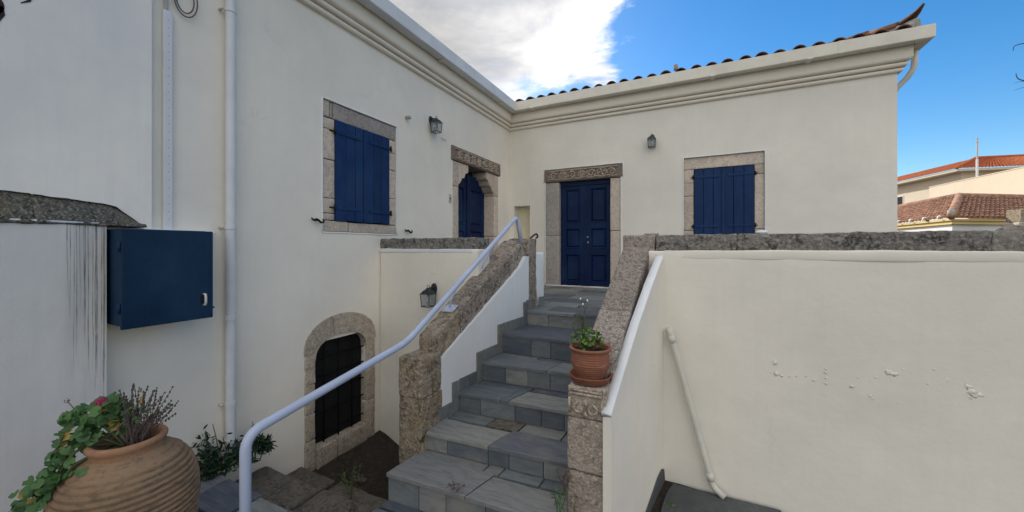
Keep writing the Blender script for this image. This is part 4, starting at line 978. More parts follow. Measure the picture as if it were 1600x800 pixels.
MB().tube([(0.147, -7.6, 2.148), (0.15, -6.9, 2.146), (0.148, -6.4, 2.15), (0.15, -5.99, 2.146)], 0.007, 8).build('plaster_bead', 'plaster_white', NW, True)
# thin dark run-down stains beside the cabinet
rd = random.Random(17)
for i in range(13):
    y = -6.15+0.0125*i+rd.uniform(-.004,.004); w = rd.uniform(0.0015, 0.0038)*(1.35 if i > 5 else 0.8); z0 = 2.14; z1 = rd.uniform(0.95, 1.45) if i > 4 else rd.uniform(1.2, 1.7); n = 22; vs = []
    for k in range(n+1):
        t = k/n; zz = z0+(z1-z0)*t; c = y+0.004*noise.noise(Vector((i*5.1, zz*3.2, 0))); ww = w*(0.5+0.9*abs(noise.noise(Vector((i*2.3, zz*6, 4)))))*min(1, (1.02-t)*3)
        vs += [(0.1463, c-ww, zz), (0.1463, c+ww, zz)]
    MB().add(vs, [(2*k, 2*k+1, 2*k+3, 2*k+2) for k in range(n)]).build('run_stain', 'drip_stain', NW, fix=False)
# painted lettering on the wall (only its end shows)
def stroke(pts, w):
    m = MB(); v = []
    n = len(pts)
    for i, (y, z) in enumerate(pts):
        a = pts[max(0, i-1)]; b = pts[min(n-1, i+1)]; t = Vector((b[0]-a[0], b[1]-a[1])).normalized(); nn = Vector((-t.y, t.x)); ww = w[i]/2
        for s in (-1, 1): v.append((0.0625, y+nn.x*ww*s, z+nn.y*ww*s))
    m.add(v, [(2*i, 2*i+1, 2*i+3, 2*i+2) for i in range(n-1)]); return m
cy9, cz9 = -6.43, 3.32
p9 = [(cy9+0.06*cos(a), cz9+0.062*sin(a)) for a in [2*pi*k/22 for k in range(23)]]
l9 = stroke(p9, [0.012+0.010*abs(cos(2*pi*k/22)) for k in range(23)])
tl = stroke([(cy9+0.058, cz9+0.0), (cy9+0.062, cz9-0.04), (cy9+0.045, cz9-0.085), (cy9+0.01, cz9-0.115), (cy9-0.05, cz9-0.12)], [0.018, 0.022, 0.02, 0.017, 0.006]); l9.add(tl.v, tl.f)
ap = stroke([(cy9+0.165, cz9+0.125), (cy9+0.155, cz9+0.085), (cy9+0.125, cz9+0.055)], [0.02, 0.012, 0.004]); l9.add(ap.v, ap.f)
l9.build('painted_lettering', 'sign_ink', NW)

CB = thing('meter_cabinet', (0.2, -5.73, 1.5), 'dark blue painted metal cabinet hung on the wall', 'cabinet')
MB().cbox(0.03, 0.295, -5.965, -5.515, 1.505, 2.115, 0.006).build('case', 'blue_metal', CB)
MB().cbox(0.297, 0.325, -5.975, -5.488, 1.49, 2.112, 0.005).build('door', 'blue_metal', CB)
MB().tube([(0.322, -5.545, 1.665), (0.345, -5.545, 1.663), (0.350, -5.545, 1.64), (0.350, -5.545, 1.61), (0.345, -5.545, 1.59), (0.322, -5.545, 1.588)], 0.008, 8).build('handle', 'pvc_cream', CB, True)
MB().cbox(0.322, 0.328, -5.566, -5.552, 1.60, 1.655, 0.001).build('latch', 'iron', CB)
for z in (1.62, 2.0): MB().tube([(0.31, -5.982, z-.03), (0.31, -5.982, z+.03)], 0.008, 8).build('hinge', 'blue_metal', CB, True)
MB().tube([(0.3, -5.482, 1.56), (0.315, -5.478, 1.56)], 0.006, 6).build('screw', 'iron', CB, True)
place_rough('mortar_ledge', 'plaster_white', NW, (0.004, 0.10, -5.78, -5.36, 2.10, 2.128), res=0.04, r=0.01, amp=0.012, fs=12, seed=120)
DP = thing('drainpipe', (0.06, -5.24, 0.27), 'white plastic drainpipe with clips running down the cream wall', 'pipe')
MB().tube([(0.065, -5.24, 4.34), (0.065, -5.24, 0.34)], 0.036, 16, False).build('pipe', 'pvc', DP, True)
MB().tube([(0.065, -5.24, 0.36), (0.07, -5.24, 0.32), (0.10, -5.235, 0.275), (0.115, -5.23, 0.26)], [0.0385,0.0385,0.0385,0.038], 16, False).build('elbow', 'pvc', DP, True)
MB().tube([(0.10, -5.235, 0.278), (0.112, -5.231, 0.264)], 0.030, 12).build('outlet', 'void', DP, True)
for z in (3.93, 2.16, 1.42, 0.72, 0.42):
    MB().lathe([(0.0362, z-.018), (0.041, z-.016), (0.041, z+.016), (0.0362, z+.018)], 0.065, -5.24, 16).build('clip' if z in (3.93, 2.16, 0.72) else 'collar', 'pvc', DP, 0.5)
    if z in (3.93, 2.16, 0.72): MB().tube([(0.0, -5.29, z), (0.05, -5.29, z)], 0.010, 8).tube([(0.0, -5.19, z), (0.03, -5.19, z)], 0.006, 6).build('clip_screw', 'pvc_cream', DP, True)
CD = thing('cable_conduit', (0.02, -5.63, 2.13), 'white perforated conduit strip rising from the blue cabinet', 'conduit')
MB().cbox(0.002, 0.034, -5.66, -5.605, 2.125, 3.72, 0.006).build('channel', 'pvc', CD)
for i in range(26): MB().tube([(0.030, -5.632, 2.2+i*0.058), (0.0352, -5.632, 2.2+i*0.058)], 0.0032, 8).build('hole', 'cement', CD)
MB().tube([(0.018, -5.64, 3.70), (0.018, -5.642, 4.2), (0.02, -5.64, 4.9)], 0.013, 10).build('upper_tube', 'pvc', CD, True)
cp = []
for i in range(44):
    t = i/43; a = t*2*pi*2.1
    cp.append((0.018+0.02*t, -5.53+0.085*cos(a+2.4)*(0.55+0.45*t), 3.86+0.15*sin(a+2.4)*(0.55+0.45*t)))
tag(MB().tube([(0.02, -5.622, 4.3), (0.02, -5.615, 4.05)]+cp, 0.0045, 6).build('cable', 'stem_dry', None, True, (0.02, -5.53, 3.7)), 'loose coil of grey cable hanging beside the conduit top', 'cable')
LP = thing('leaning_pipe', (3.6, -3.62, 0.05), 'white plastic drain pipe slanting down the plastered terrace wall', 'pipe')
MB().tube(bend([(3.275, YF+0.01, 1.306), (3.285, YF-0.045, 1.306), (3.60, YF-0.045, 0.105), (3.68, YF-0.07, 0.055)], 0.035), 0.024, 14).build('pipe', 'pvc_cream', LP, True)
for a in (0.055, 0.94): p = Vector((3.285, YF-0.045, 1.306)).lerp(Vector((3.60, YF-0.045, 0.105)), a); d = Vector((0.315, 0, -1.2)).normalized(); MB().tube([p-d*0.03, p+d*0.03], 0.0275, 14).build('collar', 'pvc_cream', LP, True)
# flat dark patch and drain channel at the foot of the stair wall
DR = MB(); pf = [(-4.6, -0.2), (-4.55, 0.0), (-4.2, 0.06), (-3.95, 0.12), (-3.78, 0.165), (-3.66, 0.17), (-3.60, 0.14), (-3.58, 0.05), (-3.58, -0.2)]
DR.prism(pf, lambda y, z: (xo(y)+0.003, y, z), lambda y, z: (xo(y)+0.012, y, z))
tag(DR.build('dark_patch', 'concrete_dark', S))
MB().cbox(3.16, 3.30, -4.0, -3.58, -0.1, -0.02, 0.01).build('drain_channel', 'void', S)
SN = thing('sill_stone', (4.35, -3.4, 2.1), 'small white pebble lying on the coping below the back wing shutters', 'stone'); MB().blob((3.95, -3.43, 2.118), 0.04, 12, 8, 1.15, 0.8, 0.42, 0.2, 3).build('pebble', 'far_white', SN, True)
tag(rough(-0.06, 0.06, -0.04, 0.04, 0, 0.022, res=0.03, r=0.01, amp=0.006, fn=lambda p: p+Vector((3.12, -3.42, 2.102))).build('stone_chip', 'stone_grey', None, 0.8, (3.12, -3.42, 2.10)), 'flat grey stone chip lying on the coping corner by the stairs', 'stone')
tag(MB().blob((5.35, -3.42, 2.105), 0.11, 14, 8, 1.1, 0.8, 0.35, 0.15, 5).build('cobble', 'stone_pale', None, True, (5.35, -3.42, 2.09)), 'rounded grey stone resting on the terrace coping far from the stairs', 'stone')

# ------------------------------------------------------------------ clay pots and plants
RV = Vector((0.898, 0.44, 0)); FV = Vector((-0.44, 0.898, 0)); UP = Vector((0, 0, 1))
JX, JY = 1.10, -6.20
JR = thing('clay_jar', (JX, JY, 0.285), 'large ribbed old clay jar with a geranium spilling over its rim', 'jar')
def jar_r(z):
    pts = [(0.285,0.135),(0.36,0.165),(0.5,0.215),(0.65,0.240),(0.78,0.251),(0.88,0.246),(0.95,0.227),(1.0,0.197),(1.04,0.160),(1.062,0.126)]
    for (a, ra), (b, rb) in zip(pts, pts[1:]):
        if a <= z <= b: t = (z-a)/(b-a); return ra+(rb-ra)*t
    return pts[-1][1]
def smooth_r(z): return (jar_r(z-0.02)+jar_r(z)*2+jar_r(z+0.02))/4 if 0.31 < z < 1.04 else jar_r(z)
prof = []; z = 0.286; n = 0
while z < 1.062:
    ph = (z-0.286)/0.0245; fr = ph-int(ph)
    rib = 0.0115*(fr/0.72 if fr < 0.72 else (1-fr)/0.28)**0.8 if 0.31 < z < 1.02 else 0
    prof.append((smooth_r(z)+rib, z)); z += 0.0029
MB().lathe(prof, JX, JY, 72, True, False, lambda a, z: 1+0.006*sin(2*a+z*3)+0.004*noise.noise(Vector((cos(a)*3, sin(a)*3, z*9)))).build('body', 'terracotta_old', JR, True)
MB().lathe([(0.128,1.055),(0.126,1.075),(0.131,1.083),(0.137,1.092),(0.139,1.104),(0.134,1.114),(0.124,1.117),(0.113,1.112),(0.108,1.10),(0.106,1.05)], JX, JY, 56, False, False, lambda a, z: 1+0.01*sin(3*a)).build('rim', 'terracotta_rim', JR, True)
MB().lathe([(0.0,1.068),(0.05,1.062),(0.107,1.058)], JX, JY, 24).build('soil', 'soil', JR, True)

def leaf_mesh(name, mat, kind):
    m = MB()
    if kind == 'round':          # scalloped, slightly folded geranium leaf
        n = 18; vs = [(0, 0.0, 0)]
        for k in range(n):
            a = 2*pi*k/n; r = 1+0.07*cos(5*a*1.0+0.6)+0.05*(-1)**k*0.6
            if abs(a-3*pi/2) < 0.3: r *= 0.35
            vs.append((r*cos(a), r*sin(a), 0.22*r*r*abs(cos(a))+0.10*sin(3*a)))
        m.add(vs, [(0, 1+k, 1+(k+1) % n) for k in range(n)])
    else:                         # lance leaf
        vs = [(0,0,0)]
        pr = [(0.25,0.28),(0.5,0.33),(0.75,0.22)]
        for y, w in pr: vs += [(-w,y*2,0.12-0.1*y*y), (0,y*2,-0.02-0.1*y*y), (w,y*2,0.12-0.1*y*y)]
        vs.append((0,2,-0.15)); m.add(vs, [(0,2,1),(0,3,2),(1,2,5,4),(2,3,6,5),(4,5,8,7),(5,6,9,8),(7,8,10),(8,9,10)])
    me = bpy.data.meshes.new(name); me.from_pydata([tuple(p) for p in m.v], [], m.f)
    for p in me.polygons: p.use_smooth = True
    me.materials.append(M[mat]); return me
LG = leaf_mesh('leaf', 'leaf_geranium', 'round'); LY = leaf_mesh('leaf', 'leaf_yellow', 'round')
GP_ = thing('geranium', (JX-0.03, JY-0.02, 1.06), 'green geranium with a pink flower head hanging over the clay jar rim', 'plant')
rg = random.Random(21)
def at(u, w, z, v=0.0): return Vector((JX, JY, 0)) + RV*u + FV*v + UP*z
def at(u, w, z, v=0.0): u = u*0.77 if u < 0 else u; return Vector((JX, JY, 0)) + RV*u + FV*v + UP*(z if z < 1.08 else z+0.022)
stems = [
 [at(-0.02,0,1.07), at(-0.10,0,1.15,-.03), at(-0.20,0,1.19,-.05), at(-0.29,0,1.20,-.04)],
 [at(-0.03,0,1.07), at(-0.12,0,1.12,-.06), at(-0.22,0,1.10,-.09), at(-0.31,0,1.06,-.08)],
 [at(-0.05,0,1.07,.02), at(-0.14,0,1.09,-.10), at(-0.22,0,1.01,-.14), at(-0.31,0,0.96,-.13), at(-0.42,0,0.90,-.10)],
 [at(-0.05,0,1.07,.0), at(-0.13,0,1.06,-.12), at(-0.19,0,0.97,-.16), at(-0.26,0,0.92,-.16), at(-0.36,0,0.88,-.14)],
 [at(-0.01,0,1.07,.02), at(-0.05,0,1.16,.0), at(-0.10,0,1.22,-.01), at(-0.14,0,1.235,-.02)],
 [at(0.0,0,1.07,.0), at(0.0,0,1.16,.0), at(0.02,0,1.22,.02), at(0.01,0,1.26,.03)],
 [at(0.01,0,1.07,.0), at(-0.02,0,1.14,-.03), at(0.03,0,1.19,-.03), at(0.05,0,1.23,-.02)],
 [at(-0.02,0,1.07,.03), at(-0.10,0,1.17,.05), at(-0.18,0,1.22,.05)],
]
def smoothline(p, n=6):
    out = []
    for i in range(len(p)-1):
        p0 = p[max(0, i-1)]; p1 = p[i]; p2 = p[i+1]; p3 = p[min(len(p)-1, i+2)]
        for k in range(n):
            t = k/n; out.append(0.5*((2*p1)+(p2-p0)*t+(2*p0-5*p1+4*p2-p3)*t*t+(3*p1-p0-3*p2+p3)*t**3))
    return out+[p[-1]]
nleaf = 0
def put_leaf(me, parent, pos, size, nrm, spin, name='leaf'):
    o = bpy.data.objects.new(name, me); COL.objects.link(o); o.parent = parent
    q = nrm.normalized().to_track_quat('Z', 'Y'); o.rotation_mode = 'QUATERNION'
    from mathutils import Quaternion
    o.rotation_quaternion = q @ Quaternion((0, 0, 1), spin); o.location = pos - Vector(parent['_w']); o.scale = (size, size, size); return o
for si, s in enumerate(stems):
    sm = smoothline(s); MB().tube(sm, [0.007*(1-0.6*i/len(sm)) for i in range(len(sm))], 7).build('stem', 'stem_dry' if si in (5, 6) else 'stem_green', GP_, True)
    cnt = (44, 50, 50, 42, 32, 16, 16, 34)[si]
    for i in range(cnt):
        t = rg.random()**0.75; p = sm[int((0.22+0.78*t)*(len(sm)-1))]
        sz = rg.uniform(0.014, 0.028) if si not in (5, 6) else rg.uniform(0.007, 0.014)
        off = Vector((rg.gauss(0,1), rg.gauss(0,1), rg.gauss(0.2,0.8)))*0.03
        nm = Vector((rg.gauss(0.35,0.5), rg.gauss(-0.55,0.5), rg.uniform(0.25,1.2)))
        if (p+off-Vector((JX,JY,p.z+off.z))).length < smooth_r(min(1.06, (p+off).z))+0.012 and (p+off).z < 1.06: off = off+FV*-0.03+UP*0.02
        if si in (5, 6) or rg.random() > 0.025: put_leaf(LG if not (si in (5,6) and rg.random() < 0.2) else LY, GP_, p+off, sz, nm, rg.uniform(0, 6.28))
        else: put_leaf(LY, GP_, p+off, sz, nm, rg.uniform(0, 6.28))
def flower(c, r, n, mat, name):
    m = MB()
    for k in range(n):
        d = Vector((rg.gauss(0,1), rg.gauss(0,1), rg.gauss(0.2,1))).normalized(); p = c+d*r*rg.uniform(0.5,1)
        for j in range(4):
            a = 2*pi*j/4+rg.random(); e = d.orthogonal().normalized(); f = d.cross(e); u = e*cos(a)+f*sin(a); w = d.cross(u); l = r*0.42
            m.add([p, p+u*l*0.6+w*l*0.35+d*0.003, p+u*l, p+u*l*0.6-w*l*0.35+d*0.003], [(0,1,2,3)])
    return m.build(name, mat, GP_, False, fix=False)
fc = at(-0.128, 0, 1.262, -0.03); flower(fc, 0.024, 26, 'petal', 'flower_head'); MB().tube([at(-0.12,0,1.20,-.02), fc], 0.003, 6).build('flower_stalk', 'stem_green', GP_, True)
for u, z in ((-0.31, 1.275), (-0.33, 1.215)):
    c = at(u, 0, z, -0.04); flower(c, 0.012, 8, 'petal_faded', 'flower_bud'); MB().tube([at(u+0.05,0,z-0.045,-.04), c], 0.002, 6).build('flower_stalk', 'stem_green', GP_, True)
LV = thing('lavender', (JX+0.03, JY+0.02, 1.06), 'dry grey lavender stems standing up in the clay jar', 'plant')
for i in range(46):
    a = rg.uniform(-0.4, 1.35); b = rg.uniform(-0.5, 0.5); h = rg.uniform(0.17, 0.30)*(1-0.12*abs(a))
    p0 = at(rg.uniform(0.0,0.065), 0, 1.062, rg.uniform(-.04,.05)); tip = p0+RV*(0.15*a*(0.5+h*2.2))+FV*(0.10*b)+UP*h
    midp = p0.lerp(tip, 0.5)+RV*(-0.012*a)+UP*0.012
    ln = smoothline([p0, midp, tip], 5); st_ = MB().tube(ln, 0.0016, 5).build('stem', 'stem_dry', LV, True)
    m = MB(); nsp = rg.randint(5, 9)
    for k in range(nsp):
        q = ln[-1].lerp(ln[4], k/nsp*0.75); m.blob(q+Vector((rg.uniform(-.002,.002), rg.uniform(-.002,.002), 0)), rg.uniform(0.003, 0.0048), 5, 4, 1, 1, 1.5)
    m.build('spike', 'lavender_spike', st_, True)
# pot on the pillar
PX, PY, PZ = 2.885, -4.655, 1.166
SR = MB().lathe([(0.0,PZ+0.003),(0.10,PZ),(0.118,PZ+0.004),(0.128,PZ+0.036),(0.133,PZ+0.040),(0.130,PZ+0.044),(0.122,PZ+0.040),(0.112,PZ+0.012),(0.0,PZ+0.012)], PX, PY, 44).build('saucer', 'terracotta', None, True, (PX, PY, PZ))
tag(SR, 'terracotta saucer under the flowerpot on the carved stair pillar', 'saucer')
PT = thing('flowerpot', (PX, PY, PZ+0.013), 'terracotta flowerpot standing on the carved stair pillar', 'pot')
pp = [(0.0,PZ+0.014),(0.084,PZ+0.014),(0.088,PZ+0.03),(0.090,PZ+0.05)]
for i in range(60):
    t = i/59; r = 0.092+0.026*min(1, t*2.4)**0.7 - 0.004*max(0, t-0.6)*2; pp.append((r+0.0013*sin(t*60), PZ+0.052+0.135*t))
pp += [(0.119,PZ+0.192),(0.128,PZ+0.198),(0.130,PZ+0.208),(0.125,PZ+0.214),(0.115,PZ+0.212),(0.110,PZ+0.20),(0.106,PZ+0.15)]
MB().lathe(pp, PX, PY, 48).build('body', 'terracotta', PT, True)
MB().lathe([(0.0,PZ+0.192),(0.109,PZ+0.186)], PX, PY, 20).build('soil', 'soil', PT)
def leafcloud(name, mat, parent, cnt, posf, size, kind='round', up=0.7, rnd=None):
    rnd = rnd or random; src = leaf_mesh('tmp_leaf', mat, kind); V0 = [v.co.copy() for v in src.vertices]; F0 = [tuple(p.vertices) for p in src.polygons]; bpy.data.meshes.remove(src)
    m = MB()
    for i in range(cnt):
        p = posf(i); nm = Vector((rnd.gauss(0,0.6), rnd.gauss(0,0.6), rnd.uniform(up-0.4, up+0.6))).normalized(); s = rnd.uniform(*size)
        R = (nm.to_track_quat('Z', 'Y').to_matrix() @ Matrix.Rotation(rnd.uniform(0, 6.28), 3, 'Z'))*s
        m.add([p+R @ v for v in V0], F0)
    o = m.build(name, mat, parent, True, fix=False); return o
PP = thing('pot_plant', (PX, PY, PZ+0.19), 'bushy green potted herb with a thin tall flower stalk on the stair pillar', 'plant')
rp = random.Random(4)
def pf_(i):
    a = rp.uniform(0, 6.28); r = rp.random()**0.6*0.112; h = rp.random()
    return Vector((PX-0.02+r*cos(a)*1.05, PY+r*sin(a), PZ+0.195+0.12*h*(1-(r/0.14)**2)+0.012))
tag(leafcloud('foliage', 'leaf_bright', PP, 150, pf_, (0.006, 0.015), 'round', 0.6, rp), kind='stuff')
tag(leafcloud('foliage', 'leaf_red', PP, 26, lambda i: Vector((PX+0.05+rp.uniform(-.03,.03), PY+rp.uniform(-.05,.03), PZ+0.225+rp.uniform(-.01,.03))), (0.006, 0.013), 'round', 0.6, rp), kind='stuff')
def twig(parent, pts, r, mat='stem_green', name='stem'): return MB().tube(smoothline([Vector(p) for p in pts], 5), [r*(1-0.55*i/(5*(len(pts)-1))) for i in range(5*(len(pts)-1)+1)], 5).build(name, mat, parent, True)
twig(PP, [(PX-0.04,PY,PZ+0.2),(PX-0.045,PY,PZ+0.32),(PX-0.035,PY,PZ+0.43),(PX-0.06,PY,PZ+0.50)], 0.0032)
twig(PP, [(PX-0.035,PY,PZ+0.42),(PX-0.022,PY,PZ+0.455),(PX-0.018,PY,PZ+0.49)], 0.0022)
twig(PP, [(PX-0.02,PY,PZ+0.2),(PX-0.10,PY,PZ+0.30),(PX-0.11,PY,PZ+0.36)], 0.0022)
twig(PP, [(PX-0.06,PY,PZ+0.2),(PX-0.05,PY+.02,PZ+0.30),(PX-0.07,PY,PZ+0.42)], 0.0022)
for k in range(14):
    a_ = rp.uniform(-0.09, 0.03); h_ = rp.uniform(0.28, 0.46); b_ = rp.uniform(-.05,.05)
    twig(PP, [(PX-0.03+a_*0.3,PY,PZ+0.2),(PX-0.03+a_*0.7,PY+b_*.5,PZ+0.2+(h_-.2)*.6),(PX-0.03+a_*1.1,PY+b_,PZ+h_)], 0.0019)
for k, (dx_, dz_) in enumerate(((-0.062,0.505),(-0.018,0.497),(-0.047,0.472),(-0.024,0.452),(-0.072,0.46))): MB().blob((PX+dx_, PY, PZ+dz_), 0.006, 6, 5, 1, 1, 1.4).build('bud', 'far_white' if k < 3 else 'stem_dry', PP, True)
tag(leafcloud('foliage', 'weed', PP, 60, lambda i: Vector((PX-0.055+rp.uniform(-.05,.03), PY+rp.uniform(-.03,.03), PZ+0.27+rp.random()*0.14)), (0.006, 0.013), 'lance', 0.2, rp), kind='stuff')
# dark shrub at the foot of the drainpipe
SB = thing('shrub', (0.15, -5.2, 0.26), 'dark leafy shrub growing at the foot of the drainpipe', 'shrub'); rb = random.Random(9)
def shrub_pos(i):
    k = rb.choice([(-0.02,-5.44,0.14,0.30),(0.06,-5.33,0.15,0.22),(0.08,-5.15,0.12,0.22),(0.10,-5.06,0.09,0.12),(0.14,-5.27,0.14,0.10),(0.10,-5.46,0.11,0.14)])
    a = rb.uniform(0, 6.28); r = rb.random()**0.5*k[2]; h = rb.random()
    return Vector((max(0.02, k[0]+0.1+r*cos(a)*0.7), k[1]+r*sin(a)*0.7, 0.28+h*k[3]*(1.2-r/k[2]*0.7)))
tag(leafcloud('foliage', 'leaf_dark', SB, 1150, shrub_pos, (0.016, 0.030), 'lance', 0.35, rb), kind='stuff')
for x, y, h in ((0.10,-5.42,0.38),(0.16,-5.33,0.3),(0.18,-5.12,0.34),(0.18,-5.08,0.2),(0.12,-5.38,0.42)):
    s_ = twig(SB, [(x,y,0.2),(x+rb.uniform(-.03,.03),y+.02,0.2+h*.5),(x-.03,y,0.2+h)], 0.005, 'bark')
# weeds
def weed(name, base, h, spread, n, label, mat='weed', leafn=4, group=None):
    w = thing(name, base, label, 'weed', group); rr = random.Random(hash(label) % 1000 if False else int(base[0]*1000+base[1]*77) % 999)
    b = Vector(base)
    tips = []
    for i in range(n):
        t = b+Vector((rr.uniform(-spread,spread), rr.uniform(-spread,spread), h*rr.uniform(0.55,1.0))); mdl = b.lerp(t, 0.5)+Vector((rr.uniform(-.02,.02), 0, 0.02)); twig(w, [b+Vector((rr.uniform(-.012,.012), rr.uniform(-.012,.012), -0.01)), mdl, t], 0.0028, mat); tips.append((mdl, t))
    tag(leafcloud('foliage', mat, w, leafn*n, lambda i: tips[i % n][0].lerp(tips[i % n][1], rr.uniform(-0.6,1.0)), (0.008, 0.02), 'lance', 0.3, rr), kind='stuff')
    return w
weed('weed', (0.92, -4.78, -0.16), 0.36, 0.09, 7, 'tall pale weed growing on the cellar steps', leafn=3)
weed('weed', (0.66, -4.60, -0.17), 0.16, 0.10, 6, 'low grey weed below the barred cellar window', leafn=4)
weed('weed', (0.78, -5.36, 0.04), 0.13, 0.08, 7, 'small dark weed at the slate paving edge above the steps', 'leaf_dark', 6)
weed('weed', (2.74, -4.84, 0.38), 0.17, 0.05, 6, 'broad leaved green weed at the foot of the stair pillar', 'leaf_geranium', 4)
weed('weed', (2.80, -4.82, 0.30), 0.30, 0.06, 5, 'thin weed climbing the front of the carved stair pillar', 'weed', 5)
weed('weed', (2.765, -4.80, 0.52), 0.18, 0.05, 6, 'withered brown creeper in the joint of the stair pillar', 'stem_dry', 6)
weed('weed', (1.515, -4.615, 0.40), 0.12, 0.03, 5, 'small dark tuft between the brown pillar and the slate step', 'leaf_dark', 6)
weed('weed', (2.05, -4.91, 0.375), 0.05, 0.06, 6, 'flat dry straw tuft on the lower slate tread', 'stem_dry', 3)
weed('weed', (3.30, -3.9, -0.02), 0.09, 0.05, 5, 'little green weed in the drain beside the dark paving', 'leaf_geranium', 5)
weed('weed', (0.35, -4.35, -0.33), 0.16, 0.12, 8, 'dull green weed at the sill of the barred cellar window', 'weed', 5)
weed('weed', (1.12, -4.45, -0.33), 0.2, 0.1, 8, 'dark weed clump in the pit beside the brown pillar', 'leaf_dark', 5)
weed('weed', (1.25, -5.05, 0.03), 0.14, 0.08, 7, 'sparse grey weed beside the lowest slate steps', 'stem_dry', 4)
for i, (x, y, s_) in enumerate(((0.45,-4.25,.05),(0.7,-4.05,.06),(0.95,-4.2,.045),(0.6,-3.8,.05),(1.1,-3.9,.055),(0.25,-3.95,.04),(0.85,-4.4,.04))):
    tag(rough(-s_, s_, -s_*.7, s_*.7, 0, s_*.8, res=0.03, r=0.015, amp=0.012, seed=i*3, fn=lambda p: p+Vector((x, y, -0.375))).build('loose_stone', 'rock_ground', None, 0.9, (x, y, -0.375)), 'loose brown stone lying in the pit below the cellar window', 'stone', 'loose stones in the cellar pit')
# bits of debris on top of the parapet behind the rail
tag(MB().tube(smoothline([Vector(p) for p in ((1.62,-2.66,2.11),(1.64,-2.60,2.15),(1.66,-2.56,2.165),(1.665,-2.54,2.13),(1.65,-2.56,2.112))], 5), 0.012, 8).build('dry_root', 'bark', None, True, (1.64,-2.6,2.1)), 'curled dark dry root lying on the parapet post behind the handrail', 'root')

# ------------------------------------------------------------------ houses beyond the terrace
def far_roof(parent, A, B, C_, D, ncol, nrow, amp, mat, name='tiles'):
    """barrel-tiled slope on quad A,B (eave) - C,D (top)"""
    A, B, C_, D = map(Vector, (A, B, C_, D)); m = MB(); per = 6
    nrm = (B-A).cross(D-A).normalized(); nrm = nrm if nrm.z > 0 else -nrm
    for r in range(nrow):
        v0, v1 = r/nrow, (r+1.15)/nrow
        vs = []
        for v, lift in ((v0, 0.55*amp), (min(v1, 1), 0.0)):
            L0 = A.lerp(D, v); L1 = B.lerp(C_, v)
            for c in range(ncol*per+1): vs.append(L0.lerp(L1, c/(ncol*per))+nrm*(abs(sin(pi*c/per))*amp+lift+0.1*amp*noise.noise(Vector((c//per, r*1.3, 0)))*3))
        w = ncol*per+1; m.add(vs, [(c, c+1, w+c+1, w+c) for c in range(w-1)])
        m.add([vs[c] for c in range(w)]+[Vector(vs[c])-nrm*(0.8*amp+abs(sin(pi*c/per))*amp*0.2) for c in range(w)], [(c, w+c, w+c+1, c+1) for c in range(w-1)])
    return tag(m.build(name, mat, parent, False, fix=False), kind='stuff')
def walls(parent, pts, z0, z1, mat, name='wall'):
    n = len(pts); vs = [(x, y, z0) for x, y in pts]+[(x, y, z1) for x, y in pts]
    return MB().add(vs, [tuple(range(n))[::-1], tuple(range(n, 2*n))]+[(i, (i+1) % n, n+(i+1) % n, n+i) for i in range(n)]).build(name, mat, parent)
def cf(x, y): # point given as metres right of / ahead of the photograph's viewpoint, in house coordinates
    return Vector((CAM.x, CAM.y))+Vector((RV.x, RV.y))*x+Vector((FV.x, FV.y))*y
# low tiled house
a0 = cf(17.5, 15.0); dl = Vector((0.407, 0.914)); dr = Vector((0.99, 0.139))
def mk(d): return Vector((RV.x, RV.y))*d.x+Vector((FV.x, FV.y))*d.y
eL, eR = mk(dl), mk(dr)
FA = thing('low_house', (a0.x, a0.y, -0.9), 'low white house with yellow eaves and a faded tiled hip roof', 'house')
inn = (eL+eR).normalized()
base = [a0+inn*0.55, a0+eL*13+eR*0.4, a0+eL*13+eR*13, a0+eR*13+eL*0.4]
walls(FA, base, -0.9, 2.92, 'far_white')
co = [a0+inn*0.30, a0+eL*13.1+eR*0.2, a0+eL*13+eR*13, a0+eR*13.1+eL*0.2]; walls(FA, co, 2.925, 3.06, 'far_yellow', 'cornice')
co2 = [a0+inn*0.12, a0+eL*13.1+eR*0.08, a0+eL*13+eR*13, a0+eR*13.1+eL*0.08]; walls(FA, co2, 3.065, 3.13, 'far_yellow', 'cornice')
pk = a0+eL*1.15+eR*1.35+Vector((0,0)); zp = 4.16
pA = (a0.x, a0.y, 3.17); e1 = a0+eL*13; e2 = a0+eR*13; t1 = pk+eL*11.5; t2 = pk+eR*11.5
far_roof(FA, pA, (e1.x,e1.y,3.17), (t1.x,t1.y,zp), (pk.x,pk.y,zp), 50, 9, 0.085, 'far_tile_old')
far_roof(FA, pA, (e2.x,e2.y,3.17), (t2.x,t2.y,zp), (pk.x,pk.y,zp), 50, 9, 0.085, 'far_tile_old')
t3 = t1+eR*11.5
MB().add([(pk.x,pk.y,zp),(t1.x,t1.y,zp),(t3.x,t3.y,zp),(t2.x,t2.y,zp)], [(0,1,2,3)]).build('roof_top', 'far_tile_old', FA)
MB().tube([(a0.x,a0.y,3.24),(a0.lerp(pk,.5).x,a0.lerp(pk,.5).y,3.24+0.5*(zp-3.17)),(pk.x,pk.y,zp+0.07)], 0.13, 8).tube([(pk.x,pk.y,zp+0.05),(t2.x,t2.y,zp+0.05)], 0.13, 8).tube([(pk.x,pk.y,zp+0.05),(t1.x,t1.y,zp+0.05)], 0.13, 8).build('ridge', 'far_tile_old', FA, True)
MB().blob((a0.x+inn.x*.15, a0.y+inn.y*.15, 3.33), 0.15, 8, 6, 0.9, 0.9, 1.5, 0.4, 2).build('hip_mortar', 'cement', FA, True)
for i in range(9):
    p = a0+eL*(0.7+1.05*i)-eR*0.02; MB().blob((p.x, p.y, 3.235), 0.085, 8, 6, 1, 1, 1, 0.3, i).build('tile_mortar', 'far_white', FA, True)
